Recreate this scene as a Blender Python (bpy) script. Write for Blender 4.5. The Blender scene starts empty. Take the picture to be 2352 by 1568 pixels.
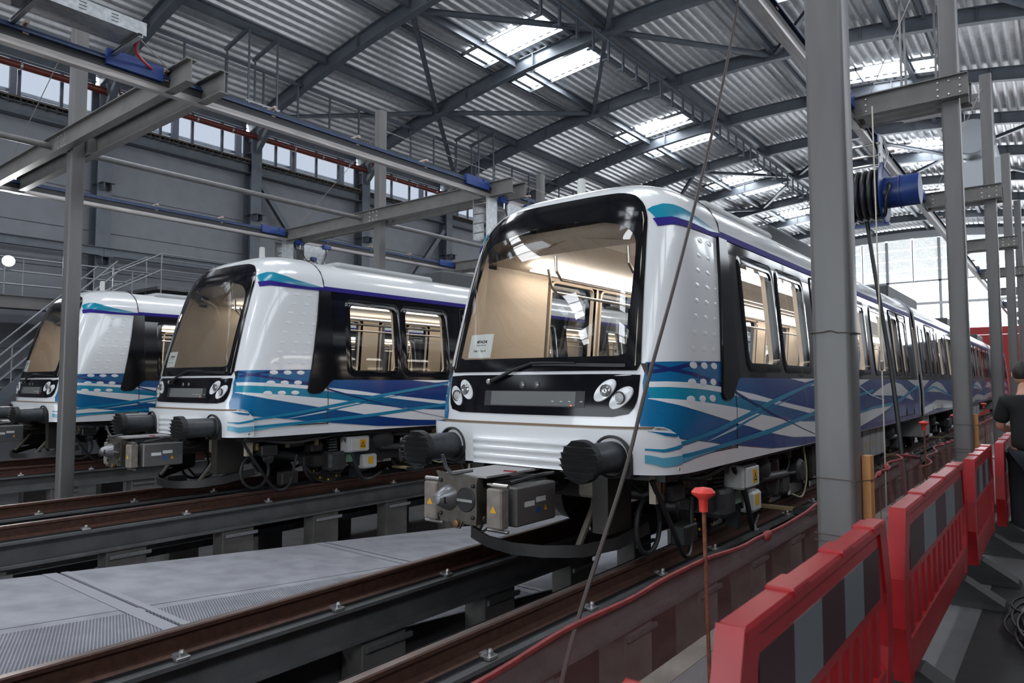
import bpy, math, random
from math import sin, cos, pi, sqrt, radians
from mathutils import Vector as V, Matrix
random.seed(7)
SC = bpy.context.scene
COL = SC.collection
# ---------------------------------------------------------------- camera
CAMZ = 1.565                      # z = 0 is the top of the running rails
cam_d = bpy.data.cameras.new('camera'); cam = bpy.data.objects.new('camera', cam_d); COL.objects.link(cam)
yaw, pit, rol = radians(-38.22), radians(3.345), radians(-0.07)
fw = V((sin(yaw)*cos(pit), cos(yaw)*cos(pit), sin(pit))); rt = V((cos(yaw), -sin(yaw), 0)); up = rt.cross(fw)
rt2 = rt*cos(rol)+up*sin(rol); up2 = -rt*sin(rol)+up*cos(rol)
m = Matrix((rt2, up2, -fw)).transposed().to_4x4(); m.translation = V((0, 0, CAMZ)); cam.matrix_world = m
cam_d.sensor_width = 36; cam_d.lens = 1604/2352*36; cam_d.clip_end = 300; cam_d.clip_start = .05
cam_d.dof.use_dof = True; cam_d.dof.focus_distance = 6.2; cam_d.dof.aperture_fstop = 3.5
SC.camera = cam
SC.view_settings.view_transform = 'Standard'; SC.view_settings.look = 'None'; SC.view_settings.gamma = 1
SC.view_settings.exposure = -0.4
SC.cycles.use_denoising = True; SC.cycles.max_bounces = 6; SC.cycles.diffuse_bounces = 3; SC.cycles.glossy_bounces = 3
SC.cycles.use_adaptive_sampling = True; SC.cycles.adaptive_threshold = .07
SC.cycles.transmission_bounces = 3; SC.cycles.transparent_max_bounces = 12; SC.cycles.sample_clamp_indirect = 6
SC.cycles.caustics_reflective = False; SC.cycles.caustics_refractive = False
# ---------------------------------------------------------------- sky, daylight through the openings, added rear fill
SKY = 6.5
w = bpy.data.worlds.new('sky'); SC.world = w; w.use_nodes = True
bg = w.node_tree.nodes['Background']; bg.inputs[0].default_value = (.86, .93, 1, 1); bg.inputs[1].default_value = SKY
def daylight(name, c, sx, sy, d, k=1.0, col=(.9, .95, 1)):
    l = bpy.data.lights.new(name, 'AREA'); l.shape = 'RECTANGLE'; l.size = sx; l.size_y = sy; l.color = col
    l.energy = SKY*k*pi*sx*sy
    o = bpy.data.objects.new(name, l); COL.objects.link(o); o.location = c
    o.rotation_euler = V(d).to_track_quat('-Z', 'Y').to_euler(); return o
# roof geometry shared by lights and building
S = 5.4; RY0 = 9.341; RZC = 13.34; RXC = -9.888; RA = .0097
XW, XE, YE, YB = -24.68, 4.9, 63.35, -23.06
def rz(x): return RZC-RA*(x-RXC)**2
def ry(k): return RY0+S*k
SKX = ((-16.6, -13.0), (-6.78, -3.18))
SKY_K = (-4, -2, 0, 2, 4, 6, 8)
for k in SKY_K:
    for x0, x1 in SKX:
        for y0, y1 in ((ry(k)-1.98, ry(k)-.66), (ry(k)+.83, ry(k)+2.15)):
            xc = (x0+x1)/2; dz = (rz(x1)-rz(x0)); n = V((-dz, 0, x1-x0)).normalized()
            l = daylight('skylight_daylight', (xc, (y0+y1)/2, rz(xc)+.485), x1-x0-.1, y1-y0-.1, -n, 3.0)
for k in range(-5, 10):
    daylight('window_daylight', (XW+.1, ry(k)+S/2, 11.1), 4.6, .95, (1, 0, -.15), .25)
    daylight('window_daylight', (XE-.02, ry(k)+S/2, 9.2), 4.8, 3.2, (-1, 0, .12), 1.0)
daylight('gable_daylight', ((XW+XE)/2, YE+.5, 7.6), 27, 3.6, (0, -1, .15), 1.0)
daylight('rear_fill_light', ((XW+XE)/2+2, YB+.1, 3.6), 24, 7.0, (0, 1, 0), .07)  # weak added fill from behind the camera; no bright doorway stands there

# ---------------------------------------------------------------- materials
MATS = {}
def mat(name, col, rough=.5, metal=0.0, noise=0.0, scale=8.0, bump=0.0, coat=0.0, emit=None, spec=.5, col2=None, stretch=(1, 1, 1)):
    if name in MATS: return MATS[name]
    mt = bpy.data.materials.new(name); mt.use_nodes = True; nt = mt.node_tree; b = nt.nodes['Principled BSDF']
    b.inputs['Base Color'].default_value = (*col, 1); b.inputs['Roughness'].default_value = rough; b.inputs['Metallic'].default_value = metal
    b.inputs['Specular IOR Level'].default_value = spec
    if coat: b.inputs['Coat Weight'].default_value = coat; b.inputs['Coat Roughness'].default_value = .04
    if emit: b.inputs['Emission Color'].default_value = (*emit[0], 1); b.inputs['Emission Strength'].default_value = emit[1]
    if noise or bump:
        tc = nt.nodes.new('ShaderNodeTexCoord'); mp = nt.nodes.new('ShaderNodeMapping'); mp.inputs['Scale'].default_value = stretch
        nz = nt.nodes.new('ShaderNodeTexNoise'); nz.inputs['Scale'].default_value = scale; nz.inputs['Detail'].default_value = 6
        nt.links.new(tc.outputs['Object'], mp.inputs[0]); nt.links.new(mp.outputs[0], nz.inputs['Vector'])
        if noise:
            c2 = col2 or tuple(max(0, c*(1-noise)) for c in col); c1 = col if col2 else tuple(min(1, c*(1+noise)) for c in col)
            rp = nt.nodes.new('ShaderNodeValToRGB'); rp.color_ramp.elements[0].position = .32; rp.color_ramp.elements[1].position = .68
            rp.color_ramp.elements[0].color = (*c2, 1); rp.color_ramp.elements[1].color = (*c1, 1)
            nt.links.new(nz.outputs[0], rp.inputs[0]); nt.links.new(rp.outputs[0], b.inputs['Base Color'])
        if bump:
            bm = nt.nodes.new('ShaderNodeBump'); bm.inputs['Strength'].default_value = bump; bm.inputs['Distance'].default_value = .02
            nt.links.new(nz.outputs[0], bm.inputs['Height']); nt.links.new(bm.outputs[0], b.inputs['Normal'])
    MATS[name] = mt; return mt
def glass(name, tint=(.9, .9, .9), refl=1.0, rough=.0, ior=1.5):
    if name in MATS: return MATS[name]
    mt = bpy.data.materials.new(name); mt.use_nodes = True; nt = mt.node_tree; nt.nodes.clear()
    out = nt.nodes.new('ShaderNodeOutputMaterial'); tr = nt.nodes.new('ShaderNodeBsdfTransparent'); tr.inputs[0].default_value = (*tint, 1)
    gl = nt.nodes.new('ShaderNodeBsdfGlossy'); gl.inputs['Roughness'].default_value = rough; gl.inputs[0].default_value = (refl, refl, refl, 1)
    fr = nt.nodes.new('ShaderNodeFresnel'); fr.inputs[0].default_value = ior; mx = nt.nodes.new('ShaderNodeMixShader')
    # a pane is a single sheet: give it the same reflectance from both faces
    ge = nt.nodes.new('ShaderNodeNewGeometry'); mr = nt.nodes.new('ShaderNodeMapRange'); mr.inputs[3].default_value = ior; mr.inputs[4].default_value = 1/ior
    nt.links.new(ge.outputs['Backfacing'], mr.inputs[0]); nt.links.new(mr.outputs[0], fr.inputs[0])
    nt.links.new(fr.outputs[0], mx.inputs[0]); nt.links.new(tr.outputs[0], mx.inputs[1]); nt.links.new(gl.outputs[0], mx.inputs[2]); nt.links.new(mx.outputs[0], out.inputs[0])
    MATS[name] = mt; return mt
def veil(name, col, a, trans=.3):
    mt = bpy.data.materials.new(name); mt.use_nodes = True; nt = mt.node_tree; nt.nodes.clear()
    out = nt.nodes.new('ShaderNodeOutputMaterial'); tr = nt.nodes.new('ShaderNodeBsdfTransparent')
    df = nt.nodes.new('ShaderNodeBsdfDiffuse'); df.inputs[0].default_value = (*col, 1)
    tl = nt.nodes.new('ShaderNodeBsdfTranslucent'); tl.inputs[0].default_value = (*col, 1)
    m1 = nt.nodes.new('ShaderNodeMixShader'); m1.inputs[0].default_value = trans
    nt.links.new(df.outputs[0], m1.inputs[1]); nt.links.new(tl.outputs[0], m1.inputs[2])
    tc = nt.nodes.new('ShaderNodeTexCoord'); nz = nt.nodes.new('ShaderNodeTexNoise'); nz.inputs['Scale'].default_value = 9; nz.inputs['Detail'].default_value = 4
    mr = nt.nodes.new('ShaderNodeMapRange'); mr.inputs[3].default_value = a-.12; mr.inputs[4].default_value = a+.12
    nt.links.new(tc.outputs['Object'], nz.inputs['Vector']); nt.links.new(nz.outputs[0], mr.inputs[0])
    mx = nt.nodes.new('ShaderNodeMixShader')
    nt.links.new(mr.outputs[0], mx.inputs[0]); nt.links.new(tr.outputs[0], mx.inputs[1]); nt.links.new(m1.outputs[0], mx.inputs[2]); nt.links.new(mx.outputs[0], out.inputs[0])
    MATS[name] = mt; return mt
def grad(name, c1, c2, y0, y1, rough=.22, coat=.25):
    """printed colour that runs from c1 to c2 along the train (object y)"""
    mt = mat(name, c1, rough, coat=coat); nt = mt.node_tree; b = nt.nodes['Principled BSDF']
    tc = nt.nodes.new('ShaderNodeTexCoord'); sp = nt.nodes.new('ShaderNodeSeparateXYZ'); mr = nt.nodes.new('ShaderNodeMapRange')
    mr.inputs[1].default_value = y0; mr.inputs[2].default_value = y1
    mx = nt.nodes.new('ShaderNodeMix'); mx.data_type = 'RGBA'; mx.inputs[6].default_value = (*c1, 1); mx.inputs[7].default_value = (*c2, 1)
    nt.links.new(tc.outputs['Object'], sp.inputs[0]); nt.links.new(sp.outputs[1], mr.inputs[0]); nt.links.new(mr.outputs[0], mx.inputs[0]); nt.links.new(mx.outputs[2], b.inputs['Base Color'])
    return mt
WHITE = mat('white_paint', (.80, .80, .81), .22, coat=.7)
BLACK = mat('black_gloss', (.006, .006, .008), .07)
BLACKP = mat('black_panel', (.006, .006, .008), .1, spec=.28)
BLACKM = mat('black_matt', (.012, .012, .013), .5)
RUBBER = mat('rubber', (.018, .019, .02), .6, noise=.25)
BUFGREY = mat('buffer_grey', (.045, .05, .055), .42, noise=.2, scale=14)
GLASS = glass('window_glass', (.86, .87, .86)); WSG = glass('windscreen_glass', (.86, .86, .84), 1.0)
BEIGE = mat('beige_lining', (.80, .67, .53), .45)
BEIGED = mat('beige_ceiling', (.68, .59, .50), .5, noise=.05, scale=60)
STEEL = mat('stainless', (.6, .58, .55), .3, 1.0)
CHROME = mat('chrome', (.75, .75, .75), .12, 1.0)
BLUE1 = grad('livery_blue', (.004, .15, .34), (.005, .035, .19), 0.2, 2.6)
NAVY = mat('livery_navy', (.008, .02, .14), .25, coat=.2)
INDIGO = mat('livery_indigo', (.03, .018, .22), .5, spec=.12)
TEAL = grad('livery_teal', (.005, .26, .40), (.006, .09, .25), 0.6, 3.0)
TEALL = mat('livery_teal_line', (.012, .22, .38), .25, coat=.2)
TEALP = mat('livery_teal_pale', (.10, .36, .50), .25, coat=.2)
PALE = mat('livery_pale', (.45, .62, .70), .2, coat=.6)
PAINTG = mat('column_paint', (.155, .15, .147), .38, noise=.12, scale=5, stretch=(1, 1, .15))
GIRDER = mat('girder_paint', (.105, .118, .14), .4, noise=.12, scale=3)
GALV = mat('galvanised', (.42, .43, .44), .38, .85, noise=.18, scale=16)
DECK = mat('roof_deck', (.74, .74, .745), .36, .4, noise=.10, scale=5)
ARM = mat('arm_paint', (.20, .19, .175), .42, noise=.22, scale=4, col2=(.15, .145, .14))
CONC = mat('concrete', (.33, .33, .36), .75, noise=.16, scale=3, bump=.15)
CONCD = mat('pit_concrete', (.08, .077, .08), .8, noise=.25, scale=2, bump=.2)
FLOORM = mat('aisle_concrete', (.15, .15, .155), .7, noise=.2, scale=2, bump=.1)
RUST = mat('rail_rust', (.105, .046, .03), .55, .2, noise=.35, scale=18, col2=(.06, .028, .02))
RAILTOP = mat('rail_top', (.30, .23, .21), .35, .7, noise=.25, scale=30, stretch=(1, .1, 1))
BEAMG = mat('track_girder_paint', (.125, .128, .13), .5, noise=.2, scale=4)
ZINC = mat('zinc', (.5, .5, .5), .35, .8, noise=.15, scale=30)
WALLP = mat('wall_panel', (.20, .205, .23), .42, noise=.06, scale=2)
REDP = mat('red_plastic', (.45, .014, .02), .33, noise=.12, scale=6)
REDDK = mat('dark_red_sheet', (.055, .012, .016), .4)
SILV = mat('reflective_grey', (.19, .21, .22), .35)
CAPR = mat('red_cap', (.75, .055, .04), .45)
REBAR = mat('rusty_bar', (.19, .065, .035), .7, noise=.3, scale=40)
WOOD = mat('timber', (.62, .30, .10), .6, noise=.2, scale=6, stretch=(4, 4, .4))
BLUEP = mat('blue_paint', (.018, .05, .21), .35, noise=.1, scale=8)
CABLE = mat('cable_black', (.012, .012, .013), .4)
CABLEB = mat('cable_brown', (.06, .045, .04), .5)
PIPER = mat('brown_pipe', (.13, .022, .014), .4)
YELL = mat('warning_yellow', (.75, .38, .01), .5)
GREYBOX = mat('case_grey', (.50, .50, .49), .4)
TAUPE = mat('coupler_box', (.22, .19, .165), .45, noise=.2, scale=12)
COUP = mat('coupler_steel', (.14, .138, .13), .4, .6, noise=.35, scale=14, col2=(.11, .085, .06))
UNDER = mat('underframe_dark', (.018, .017, .016), .5, noise=.3, scale=9)
UNDERG = mat('underframe_grey', (.042, .043, .045), .45, noise=.3, scale=9)
ROPE = mat('cord_cream', (.66, .62, .52), .8)
PAPER = mat('paper', (.78, .80, .78), .6)
INK = mat('ink', (.02, .02, .02), .6)
TRANSL = mat('gable_sheet', (.80, .79, .76), .6)
BRICK = mat('red_wall', (.42, .035, .035), .6)
LAMP = mat('lamp_glow', (1, 1, 1), .5, emit=((.92, .97, 1), 22))
STRIP = mat('light_strip', (1, 1, 1), .5, emit=((1, .95, .88), 13)); STRIP2 = mat('light_strip_dim', (1, 1, 1), .5, emit=((1, .95, .86), 4)); STRIP3 = mat('light_strip_mid', (1, 1, 1), .5, emit=((1, .93, .82), 9))
SKIN = mat('skin', (.50, .25, .17), .5); HAIR = mat('hair', (.018, .013, .01), .6, noise=.3, scale=60); SHIRT = mat('black_shirt', (.008, .008, .009), .85); JEANS = mat('jeans', (.02, .022, .03), .85)
NET = veil('red_net', (.30, .15, .14), .33)

# ---------------------------------------------------------------- mesh building
class B:
    def __init__(s): s.v = []; s.f = []
    def add(s, vs, fs):
        n = len(s.v); s.v += [V(p) for p in vs]; s.f += [[i+n for i in q] for q in fs]; return s
    def box(s, x0, x1, y0, y1, z0, z1):
        return s.add([(x0, y0, z0), (x1, y0, z0), (x1, y1, z0), (x0, y1, z0), (x0, y0, z1), (x1, y0, z1), (x1, y1, z1), (x0, y1, z1)],
                     [(0, 3, 2, 1), (4, 5, 6, 7), (0, 1, 5, 4), (1, 2, 6, 5), (2, 3, 7, 6), (3, 0, 4, 7)])
    def bbox(s, x0, x1, y0, y1, z0, z1, c=.02):
        """box with chamfered long edges"""
        def ring(z, i): return [(x0+c*i, y0+c*i, z), (x1-c*i, y0+c*i, z), (x1-c*i, y1-c*i, z), (x0+c*i, y1-c*i, z)]
        def oct_(z, k):
            a, b_ = x0+k, x1-k; e, f = y0+k, y1-k
            return [(a+c, e, z), (b_-c, e, z), (b_, e+c, z), (b_, f-c, z), (b_-c, f, z), (a+c, f, z), (a, f-c, z), (a, e+c, z)]
        L = [oct_(z0, c*.6), oct_(z0+c, 0), oct_(z1-c, 0), oct_(z1, c*.6)]
        vs = [p for r in L for p in r]; fs = [tuple(reversed(range(8))), tuple(range(24, 32))]
        for r in range(3):
            for i in range(8): fs.append((r*8+i, r*8+(i+1) % 8, r*8+8+(i+1) % 8, r*8+8+i))
        return s.add(vs, fs)
    def loft(s, rings, close=True, cap=True):
        n = len(rings[0]); vs = [p for r in rings for p in r]; fs = []
        for r in range(len(rings)-1):
            for i in range(n if close else n-1): fs.append((r*n+i, r*n+(i+1) % n, (r+1)*n+(i+1) % n, (r+1)*n+i))
        if cap and close: fs.append(tuple(reversed(range(n)))); fs.append(tuple(range((len(rings)-1)*n, len(rings)*n)))
        return s.add(vs, fs)
    def tube(s, pts, r, n=8, cap=True):
        pts = [V(p) for p in pts]; rs = r if isinstance(r, (list, tuple)) else [r]*len(pts); rings = []
        a = None
        for i, p in enumerate(pts):
            d = (pts[min(i+1, len(pts)-1)]-pts[max(i-1, 0)]).normalized()
            if a is None: a = d.orthogonal().normalized()
            else: a = (a-d*a.dot(d)).normalized()
            b = d.cross(a); rings.append([p+a*rs[i]*cos(2*pi*k/n)+b*rs[i]*sin(2*pi*k/n) for k in range(n)])
        return s.loft(rings, True, cap)
    def cyl(s, p, q, r, n=16, r2=None): return s.tube([p, q], [r, r if r2 is None else r2], n)
    def prof(s, poly, pts, upv=(0, 0, 1)):
        """sweep a 2-d outline (side, up) along pts"""
        pts = [V(p) for p in pts]; u0 = V(upv); rings = []
        for i, p in enumerate(pts):
            d = (pts[min(i+1, len(pts)-1)]-pts[max(i-1, 0)]).normalized(); sd = d.cross(u0).normalized(); u = sd.cross(d)
            rings.append([p+sd*a+u*b for a, b in poly])
        return s.loft(rings)
    def lathe(s, prof, c, axis, n=20, cap=True):
        ax = V(axis).normalized(); a = ax.orthogonal().normalized(); b = ax.cross(a); c = V(c)
        return s.loft([[c+ax*t+(a*cos(2*pi*k/n)+b*sin(2*pi*k/n))*r for k in range(n)] for r, t in prof], True, cap)
    def grid(s, rows):
        n = len(rows[0]); return s.add([p for r in rows for p in r], [(r*n+i, r*n+i+1, r*n+n+i+1, r*n+n+i) for r in range(len(rows)-1) for i in range(n-1)])
ORG = {}
def setp(o, label=None, cat=None, group=None, kind=None):
    if label: o['label'] = label
    if cat: o['category'] = cat
    if group: o['group'] = group
    if kind: o['kind'] = kind
    return o
def ob(name, b, mt, parent=None, smooth=0, label=None, cat=None, group=None, kind=None, org=None, rev=False):
    me = bpy.data.meshes.new(name)
    if parent is not None: org = ORG[parent]
    elif org is None:
        xs = [p.x for p in b.v]; ys = [p.y for p in b.v]; zs = [p.z for p in b.v]
        org = V(((min(xs)+max(xs))/2, (min(ys)+max(ys))/2, min(zs)))
    org = V(org)
    me.from_pydata([p-org for p in b.v], [], [tuple(reversed(f)) for f in b.f] if rev else b.f); me.materials.append(mt)
    if smooth:
        me.polygons.foreach_set('use_smooth', [True]*len(me.polygons)); me.update(); me.set_sharp_from_angle(angle=radians(smooth))
    me.update()
    o = bpy.data.objects.new(name, me); COL.objects.link(o); ORG[o] = org
    if parent is not None: o.parent = parent
    else: o.location = org
    return setp(o, label, cat, group, kind)
def thing(name, loc, label=None, cat=None, group=None, kind=None):
    o = bpy.data.objects.new(name, None); COL.objects.link(o); o.location = loc; o.empty_display_size = .2; ORG[o] = V(loc)
    return setp(o, label, cat, group, kind)
def clone(o, parent=None, loc=None):
    c = o.copy(); COL.objects.link(c)
    if parent is not None: c.parent = parent
    if loc is not None: c.location = loc
    for ch in o.children: clone(ch, c)
    return c
def ipoly(h, wd, tf, tw):
    a, t = wd/2, tw/2
    return [(-a, 0), (a, 0), (a, tf), (t, tf), (t, h-tf), (a, h-tf), (a, h), (-a, h), (-a, h-tf), (-t, h-tf), (-t, tf), (-a, tf)]
def cpoly(h, wd, tf, tw):
    return [(0, 0), (wd, 0), (wd, tf), (tw, tf), (tw, h-tf), (wd, h-tf), (wd, h), (0, h)]
def rrect(x0, x1, y0, y1, r, n=5):
    P = []
    for cx, cy, a0 in ((x1-r, y1-r, 0), (x0+r, y1-r, pi/2), (x0+r, y0+r, pi), (x1-r, y0+r, 3*pi/2)):
        for i in range(n+1): a = a0+pi/2*i/n; P.append((cx+r*cos(a), cy+r*sin(a)))
    return P
def lerp(xs, ys, x):
    if x <= xs[0]: return ys[0]
    for i in range(1, len(xs)):
        if x <= xs[i]: return ys[i-1]+(ys[i]-ys[i-1])*(x-xs[i-1])/(xs[i]-xs[i-1])
    return ys[-1]
# ================================================================= BUILDING
KS = range(-6, 11)
ceil = thing('ceiling', (RXC, 20, 13), kind='structure')
# corrugated deck, one sheet run per bay, real openings under the skylights
PITCH = .32
xs = []
x = XW-.1
while x < XE+.1:
    xs += [(x, 0), (x+.07, 0), (x+.115, .095), (x+.275, .095)]; x += PITCH
for k in range(-6, 10):
    y0, y1 = ry(k), ry(k+1)
    if k % 2 == 0: h0, h1 = y0+.83, y0+2.15
    else: h0, h1 = y1-1.98, y1-.66
    kk = k if k % 2 == 0 else k+1
    b = B(); rows = [[(x, y, rz(x)+.5+dz) for x, dz in xs] for y in (y0, h0, h1, y1)]
    n = len(xs); b.v = [V(p) for r in rows for p in r]
    for r in range(3):
        for i in range(n-1):
            xm = (xs[i][0]+xs[i+1][0])/2
            if r == 1 and kk in SKY_K and any(a+.04 < xm < c-.04 for a, c in SKX): continue
            b.f.append([r*n+i, r*n+n+i, r*n+n+i+1, r*n+i+1])
    ob('roof_sheet', b, DECK, ceil)
# curved rafters
raf0 = None
for k in KS:
    if raf0 is None:
        b = B(); b.prof(ipoly(.5, .24, .025, .02), [(XW+(XE-XW)*i/28, ry(k), rz(XW+(XE-XW)*i/28)) for i in range(29)])
        for i in range(1, 9):
            xx = XW+(XE-XW)*i/9; b.box(xx-.01, xx+.01, ry(k)-.11, ry(k)+.11, rz(xx)+.025, rz(xx)+.475)
        raf0 = ob('rafter', b, GIRDER, ceil); RK0 = ry(k)
    else:
        o = raf0.copy(); COL.objects.link(o); o.location = (0, ry(k)-RK0, 0)
# purlins between the rafters
PX = (-23.7, -19.75, -15.6, -11.75, -7.9, -4.1, -.1, 3.6)
def per_bay(name, mk, mt, ks):
    first = None
    for k in ks:
        if first is None: first = ob(name, mk(k), mt, ceil); k0 = k
        else: o = first.copy(); COL.objects.link(o); o.location = (0, S*(k-k0), 0)
for px in PX:
    per_bay('purlin', lambda k: B().prof(ipoly(.28, .16, .018, .014), [(px, ry(k)+.12, rz(px)+.22), (px, ry(k+1)-.12, rz(px)+.22)]), GIRDER, range(-6, 10))
for x0, x1 in SKX:
    for px in (x0-.07, x1+.07):
        per_bay('trimmer', lambda k: B().prof(cpoly(.16, .07, .012, .012), [(px, ry(k)+.12, rz(px)+.34), (px, ry(k+1)-.12, rz(px)+.34)]), GIRDER, range(-4, 9))
# roof bracing
def brace(k0, xa, k1, xb):
    a = V((xa, ry(k0), rz(xa)+.12)); c = V((xb, ry(k1), rz(xb)+.12)); d = (c-a).normalized()*.2
    ob('brace', B().prof(ipoly(.15, .15, .014, .012), [a+d, c-d]), GIRDER, ceil)
N0, N1, N2, N3, N4, N5 = -23.7, -19.75, -15.6, -11.75, -7.9, -4.1
for kb in (-3, 1, 5):
    for s_ in (-1, 1):
        k2 = kb+1; k1 = k2+s_
        for p, q in ((N1, N0), (N1, N2), (N3, N2), (N3, N4), (N5, N4), (N5, -.1)): brace(k2, p, k1, q)
# skylights
PANE = glass('skylight_pane', (.95, .97, 1), ior=1.15)
for k in SKY_K:
    for x0, x1 in SKX:
        for y0, y1 in ((ry(k)-1.98, ry(k)-.66), (ry(k)+.83, ry(k)+2.15)):
            b = B(); xc = (x0+x1)/2
            for (a, c, e, f) in ((x0, x0+.05, y0, y1), (x1-.05, x1, y0, y1), (xc-.9, xc-.86, y0, y1)):
                zz = rz((a+c)/2); b.box(a, c, e, f, zz+.40, zz+.52)
            for (e, f) in ((y0, y0+.05), (y1-.05, y1)):
                n = 8
                for i in range(n):
                    xa, xb = x0+(x1-x0)*i/n, x0+(x1-x0)*(i+1)/n
                    b.add([(xa, e, rz(xa)+.40), (xb, e, rz(xb)+.40), (xb, f, rz(xb)+.40), (xa, f, rz(xa)+.40), (xa, e, rz(xa)+.52), (xb, e, rz(xb)+.52), (xb, f, rz(xb)+.52), (xa, f, rz(xa)+.52)],
                          [(0, 3, 2, 1), (4, 5, 6, 7), (0, 1, 5, 4), (2, 3, 7, 6)])
            fr = ob('skylight', b, GALV, ceil)
            b = B(); b.grid([[(x0+(x1-x0)*i/8, y, rz(x0+(x1-x0)*i/8)+.50) for i in range(9)] for y in (y0+.02, y1-.02)]); ob('pane', b, PANE, fr)
# ---- left wall
wl = thing('wall_left', (XW, 20, -1.3), kind='structure')
PH = [-1.3, 0, 1.3, 2.6, 3.9, 5.2, 6.5, 7.8, 9.0, 9.62]
pan = {}
for k in range(-6, 10):
    for i in range(len(PH)-1):
        if i in pan: o = pan[i].copy(); COL.objects.link(o); o.location = (0, S*(k+6), 0)
        else: pan[i] = ob('wall_panel', B().bbox(XW-.12, XW, ry(k)+.008, ry(k+1)-.008, PH[i]+.008, PH[i+1]-.008, .006), WALLP, wl)
ob('panel_light_stop', B().box(XW-.25, XW-.13, ry(-6), YE, -1.3, 10.1), WALLP, wl)  # unseen sheet added to stop sky light leaking through the panel gaps
c0 = None
for k in KS:
    if c0 is None:
        y = ry(k); b = B(); b.add([], [])
        b.box(XW+.03, XW+.05, y-.22, y+.22, -1.3, 11.25); b.box(XW+.53, XW+.55, y-.22, y+.22, -1.3, 11.25); b.box(XW+.05, XW+.53, y-.008, y+.008, -1.3, 11.25)
        for z in (2, 5, 8, 9.6, 10.4): b.box(XW+.05, XW+.53, y-.21, y+.21, z, z+.015)
        c0 = ob('wall_column', b, GIRDER, wl)
        b = B()
        for z in (5.35, 7.75):
            b.box(XW+.55, XW+.85, y-.12, y-.10, z, z+.22); b.box(XW+.55, XW+.85, y+.10, y+.12, z, z+.22); b.box(XW+.55, XW+.9, y-.2, y+.2, z+.22, z+.24)
        ob('bracket', b, GIRDER, c0)
        b = B(); b.box(XW+.1, XW+.75, y-.09, y+.09, 10.9, 11.25)
        b.prof([(-.09, -.09), (.09, -.09), (.09, .09), (-.09, .09)], [(XW+.4, y, 10.35), (XW+1.5, y, 11.35)]); ob('haunch', b, GIRDER, c0)
    else:
        c = clone(c0, wl, (0, S*(k+6), 0))
def wall_bay(name, mk, mt, ks=range(-6, 10)):
    f = None
    for k in ks:
        if f is None: f = ob(name, mk(k), mt, wl); k0 = k
        else: o = f.copy(); COL.objects.link(o); o.location = (0, S*(k-k0), 0)
wall_bay('eaves_beam', lambda k: B().prof(ipoly(.40, .3, .03, .02), [(XW+.28, ry(k)+.18, 9.6), (XW+.28, ry(k+1)-.18, 9.6)]), GIRDER)
def canopy(k):
    b = B(); L = []
    y = ry(k)+.2
    while y < ry(k+1)-.25: L += [(y, -.06), (y+.1, -.06), (y+.13, .07), (y+.27, .07)]; y += .32
    b.grid([[(xx, y, 10.0+dz) for y, dz in L] for xx in (XW+.02, XW+.5)]); b.box(XW+.0, XW+.48, ry(k)+.2, ry(k+1)-.2, 10.08, 10.14); return b
wall_bay('corrugated_ledge', canopy, mat('ledge_dusty', (.12, .105, .09), .7, noise=.3, scale=8))
wall_bay('head_beam', lambda k: B().prof(ipoly(.36, .24, .02, .015), [(XW+.06, ry(k)+.18, 11.4), (XW+.06, ry(k+1)-.18, 11.4)]), GIRDER)
wall_bay('runway_beam', lambda k: B().prof(ipoly(.28, .2, .02, .015), [(XW+.66, ry(k)+.005, 5.62), (XW+.66, ry(k+1)-.005, 5.62)]), GIRDER)
for k in (-3, 1, 5):
    for a, c in (((ry(k)+.3, 9.2), (ry(k)+S/2, 6.2)), ((ry(k+1)-.3+S, 9.2), (ry(k+1)+S/2, 6.2))):
        ob('wall_brace', B().prof(ipoly(.2, .2, .015, .012), [(XW+.3, a[0], a[1]), (XW+.3, c[0], c[1])], (1, 0, 0)), GIRDER, wl)
WPANE = glass('wall_window_pane', (.36, .37, .39), ior=1.2)
wn = 0
for k in range(-5, 10):
    wn += 1; y0, y1 = ry(k)+.2, ry(k+1)-.2
    b = B(); ms = [y0+.03, y0+.95, y0+1.75, y0+2.9, y1-.95, y1-.03]
    for y in ms: b.box(XW-.02, XW+.06, y-.045, y+.045, 10.14, 11.66)
    b.box(XW-.02, XW+.06, y0, y1, 10.14, 10.2); b.box(XW-.02, XW+.06, y0, y1, 11.6, 11.66)
    wd = ob('window_%d' % wn, b, GIRDER, kind='structure', org=(XW, y0, 10.14))
    for i in range(len(ms)-1): ob('pane', B().box(XW+.0, XW+.012, ms[i]+.05, ms[i+1]-.05, 10.2, 11.6), WPANE, wd)
# neighbouring hall roof seen through the windows
ob('exterior_roof', B().grid([[(xx, y, z) for y in (-20, 20, 62)] for xx, z in ((XW-.6, 10.35), (XW-9, 11.1))]), mat('exterior_sheet', (.3, .31, .33), .6), kind='structure')
ext = thing('exterior_frame', (XW-3, 20, 10), kind='structure')
for i in range(26): ob('exterior_post', B().box(XW-2.6, XW-2.45, -6+2.7*i, -5.75+2.7*i, 10.3, 13), WALLP, ext)
for z in (10.95, 11.3): ob('exterior_rail', B().box(XW-2.75, XW-2.65, -20, 62, z, z+.1), GALV, ext)
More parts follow.
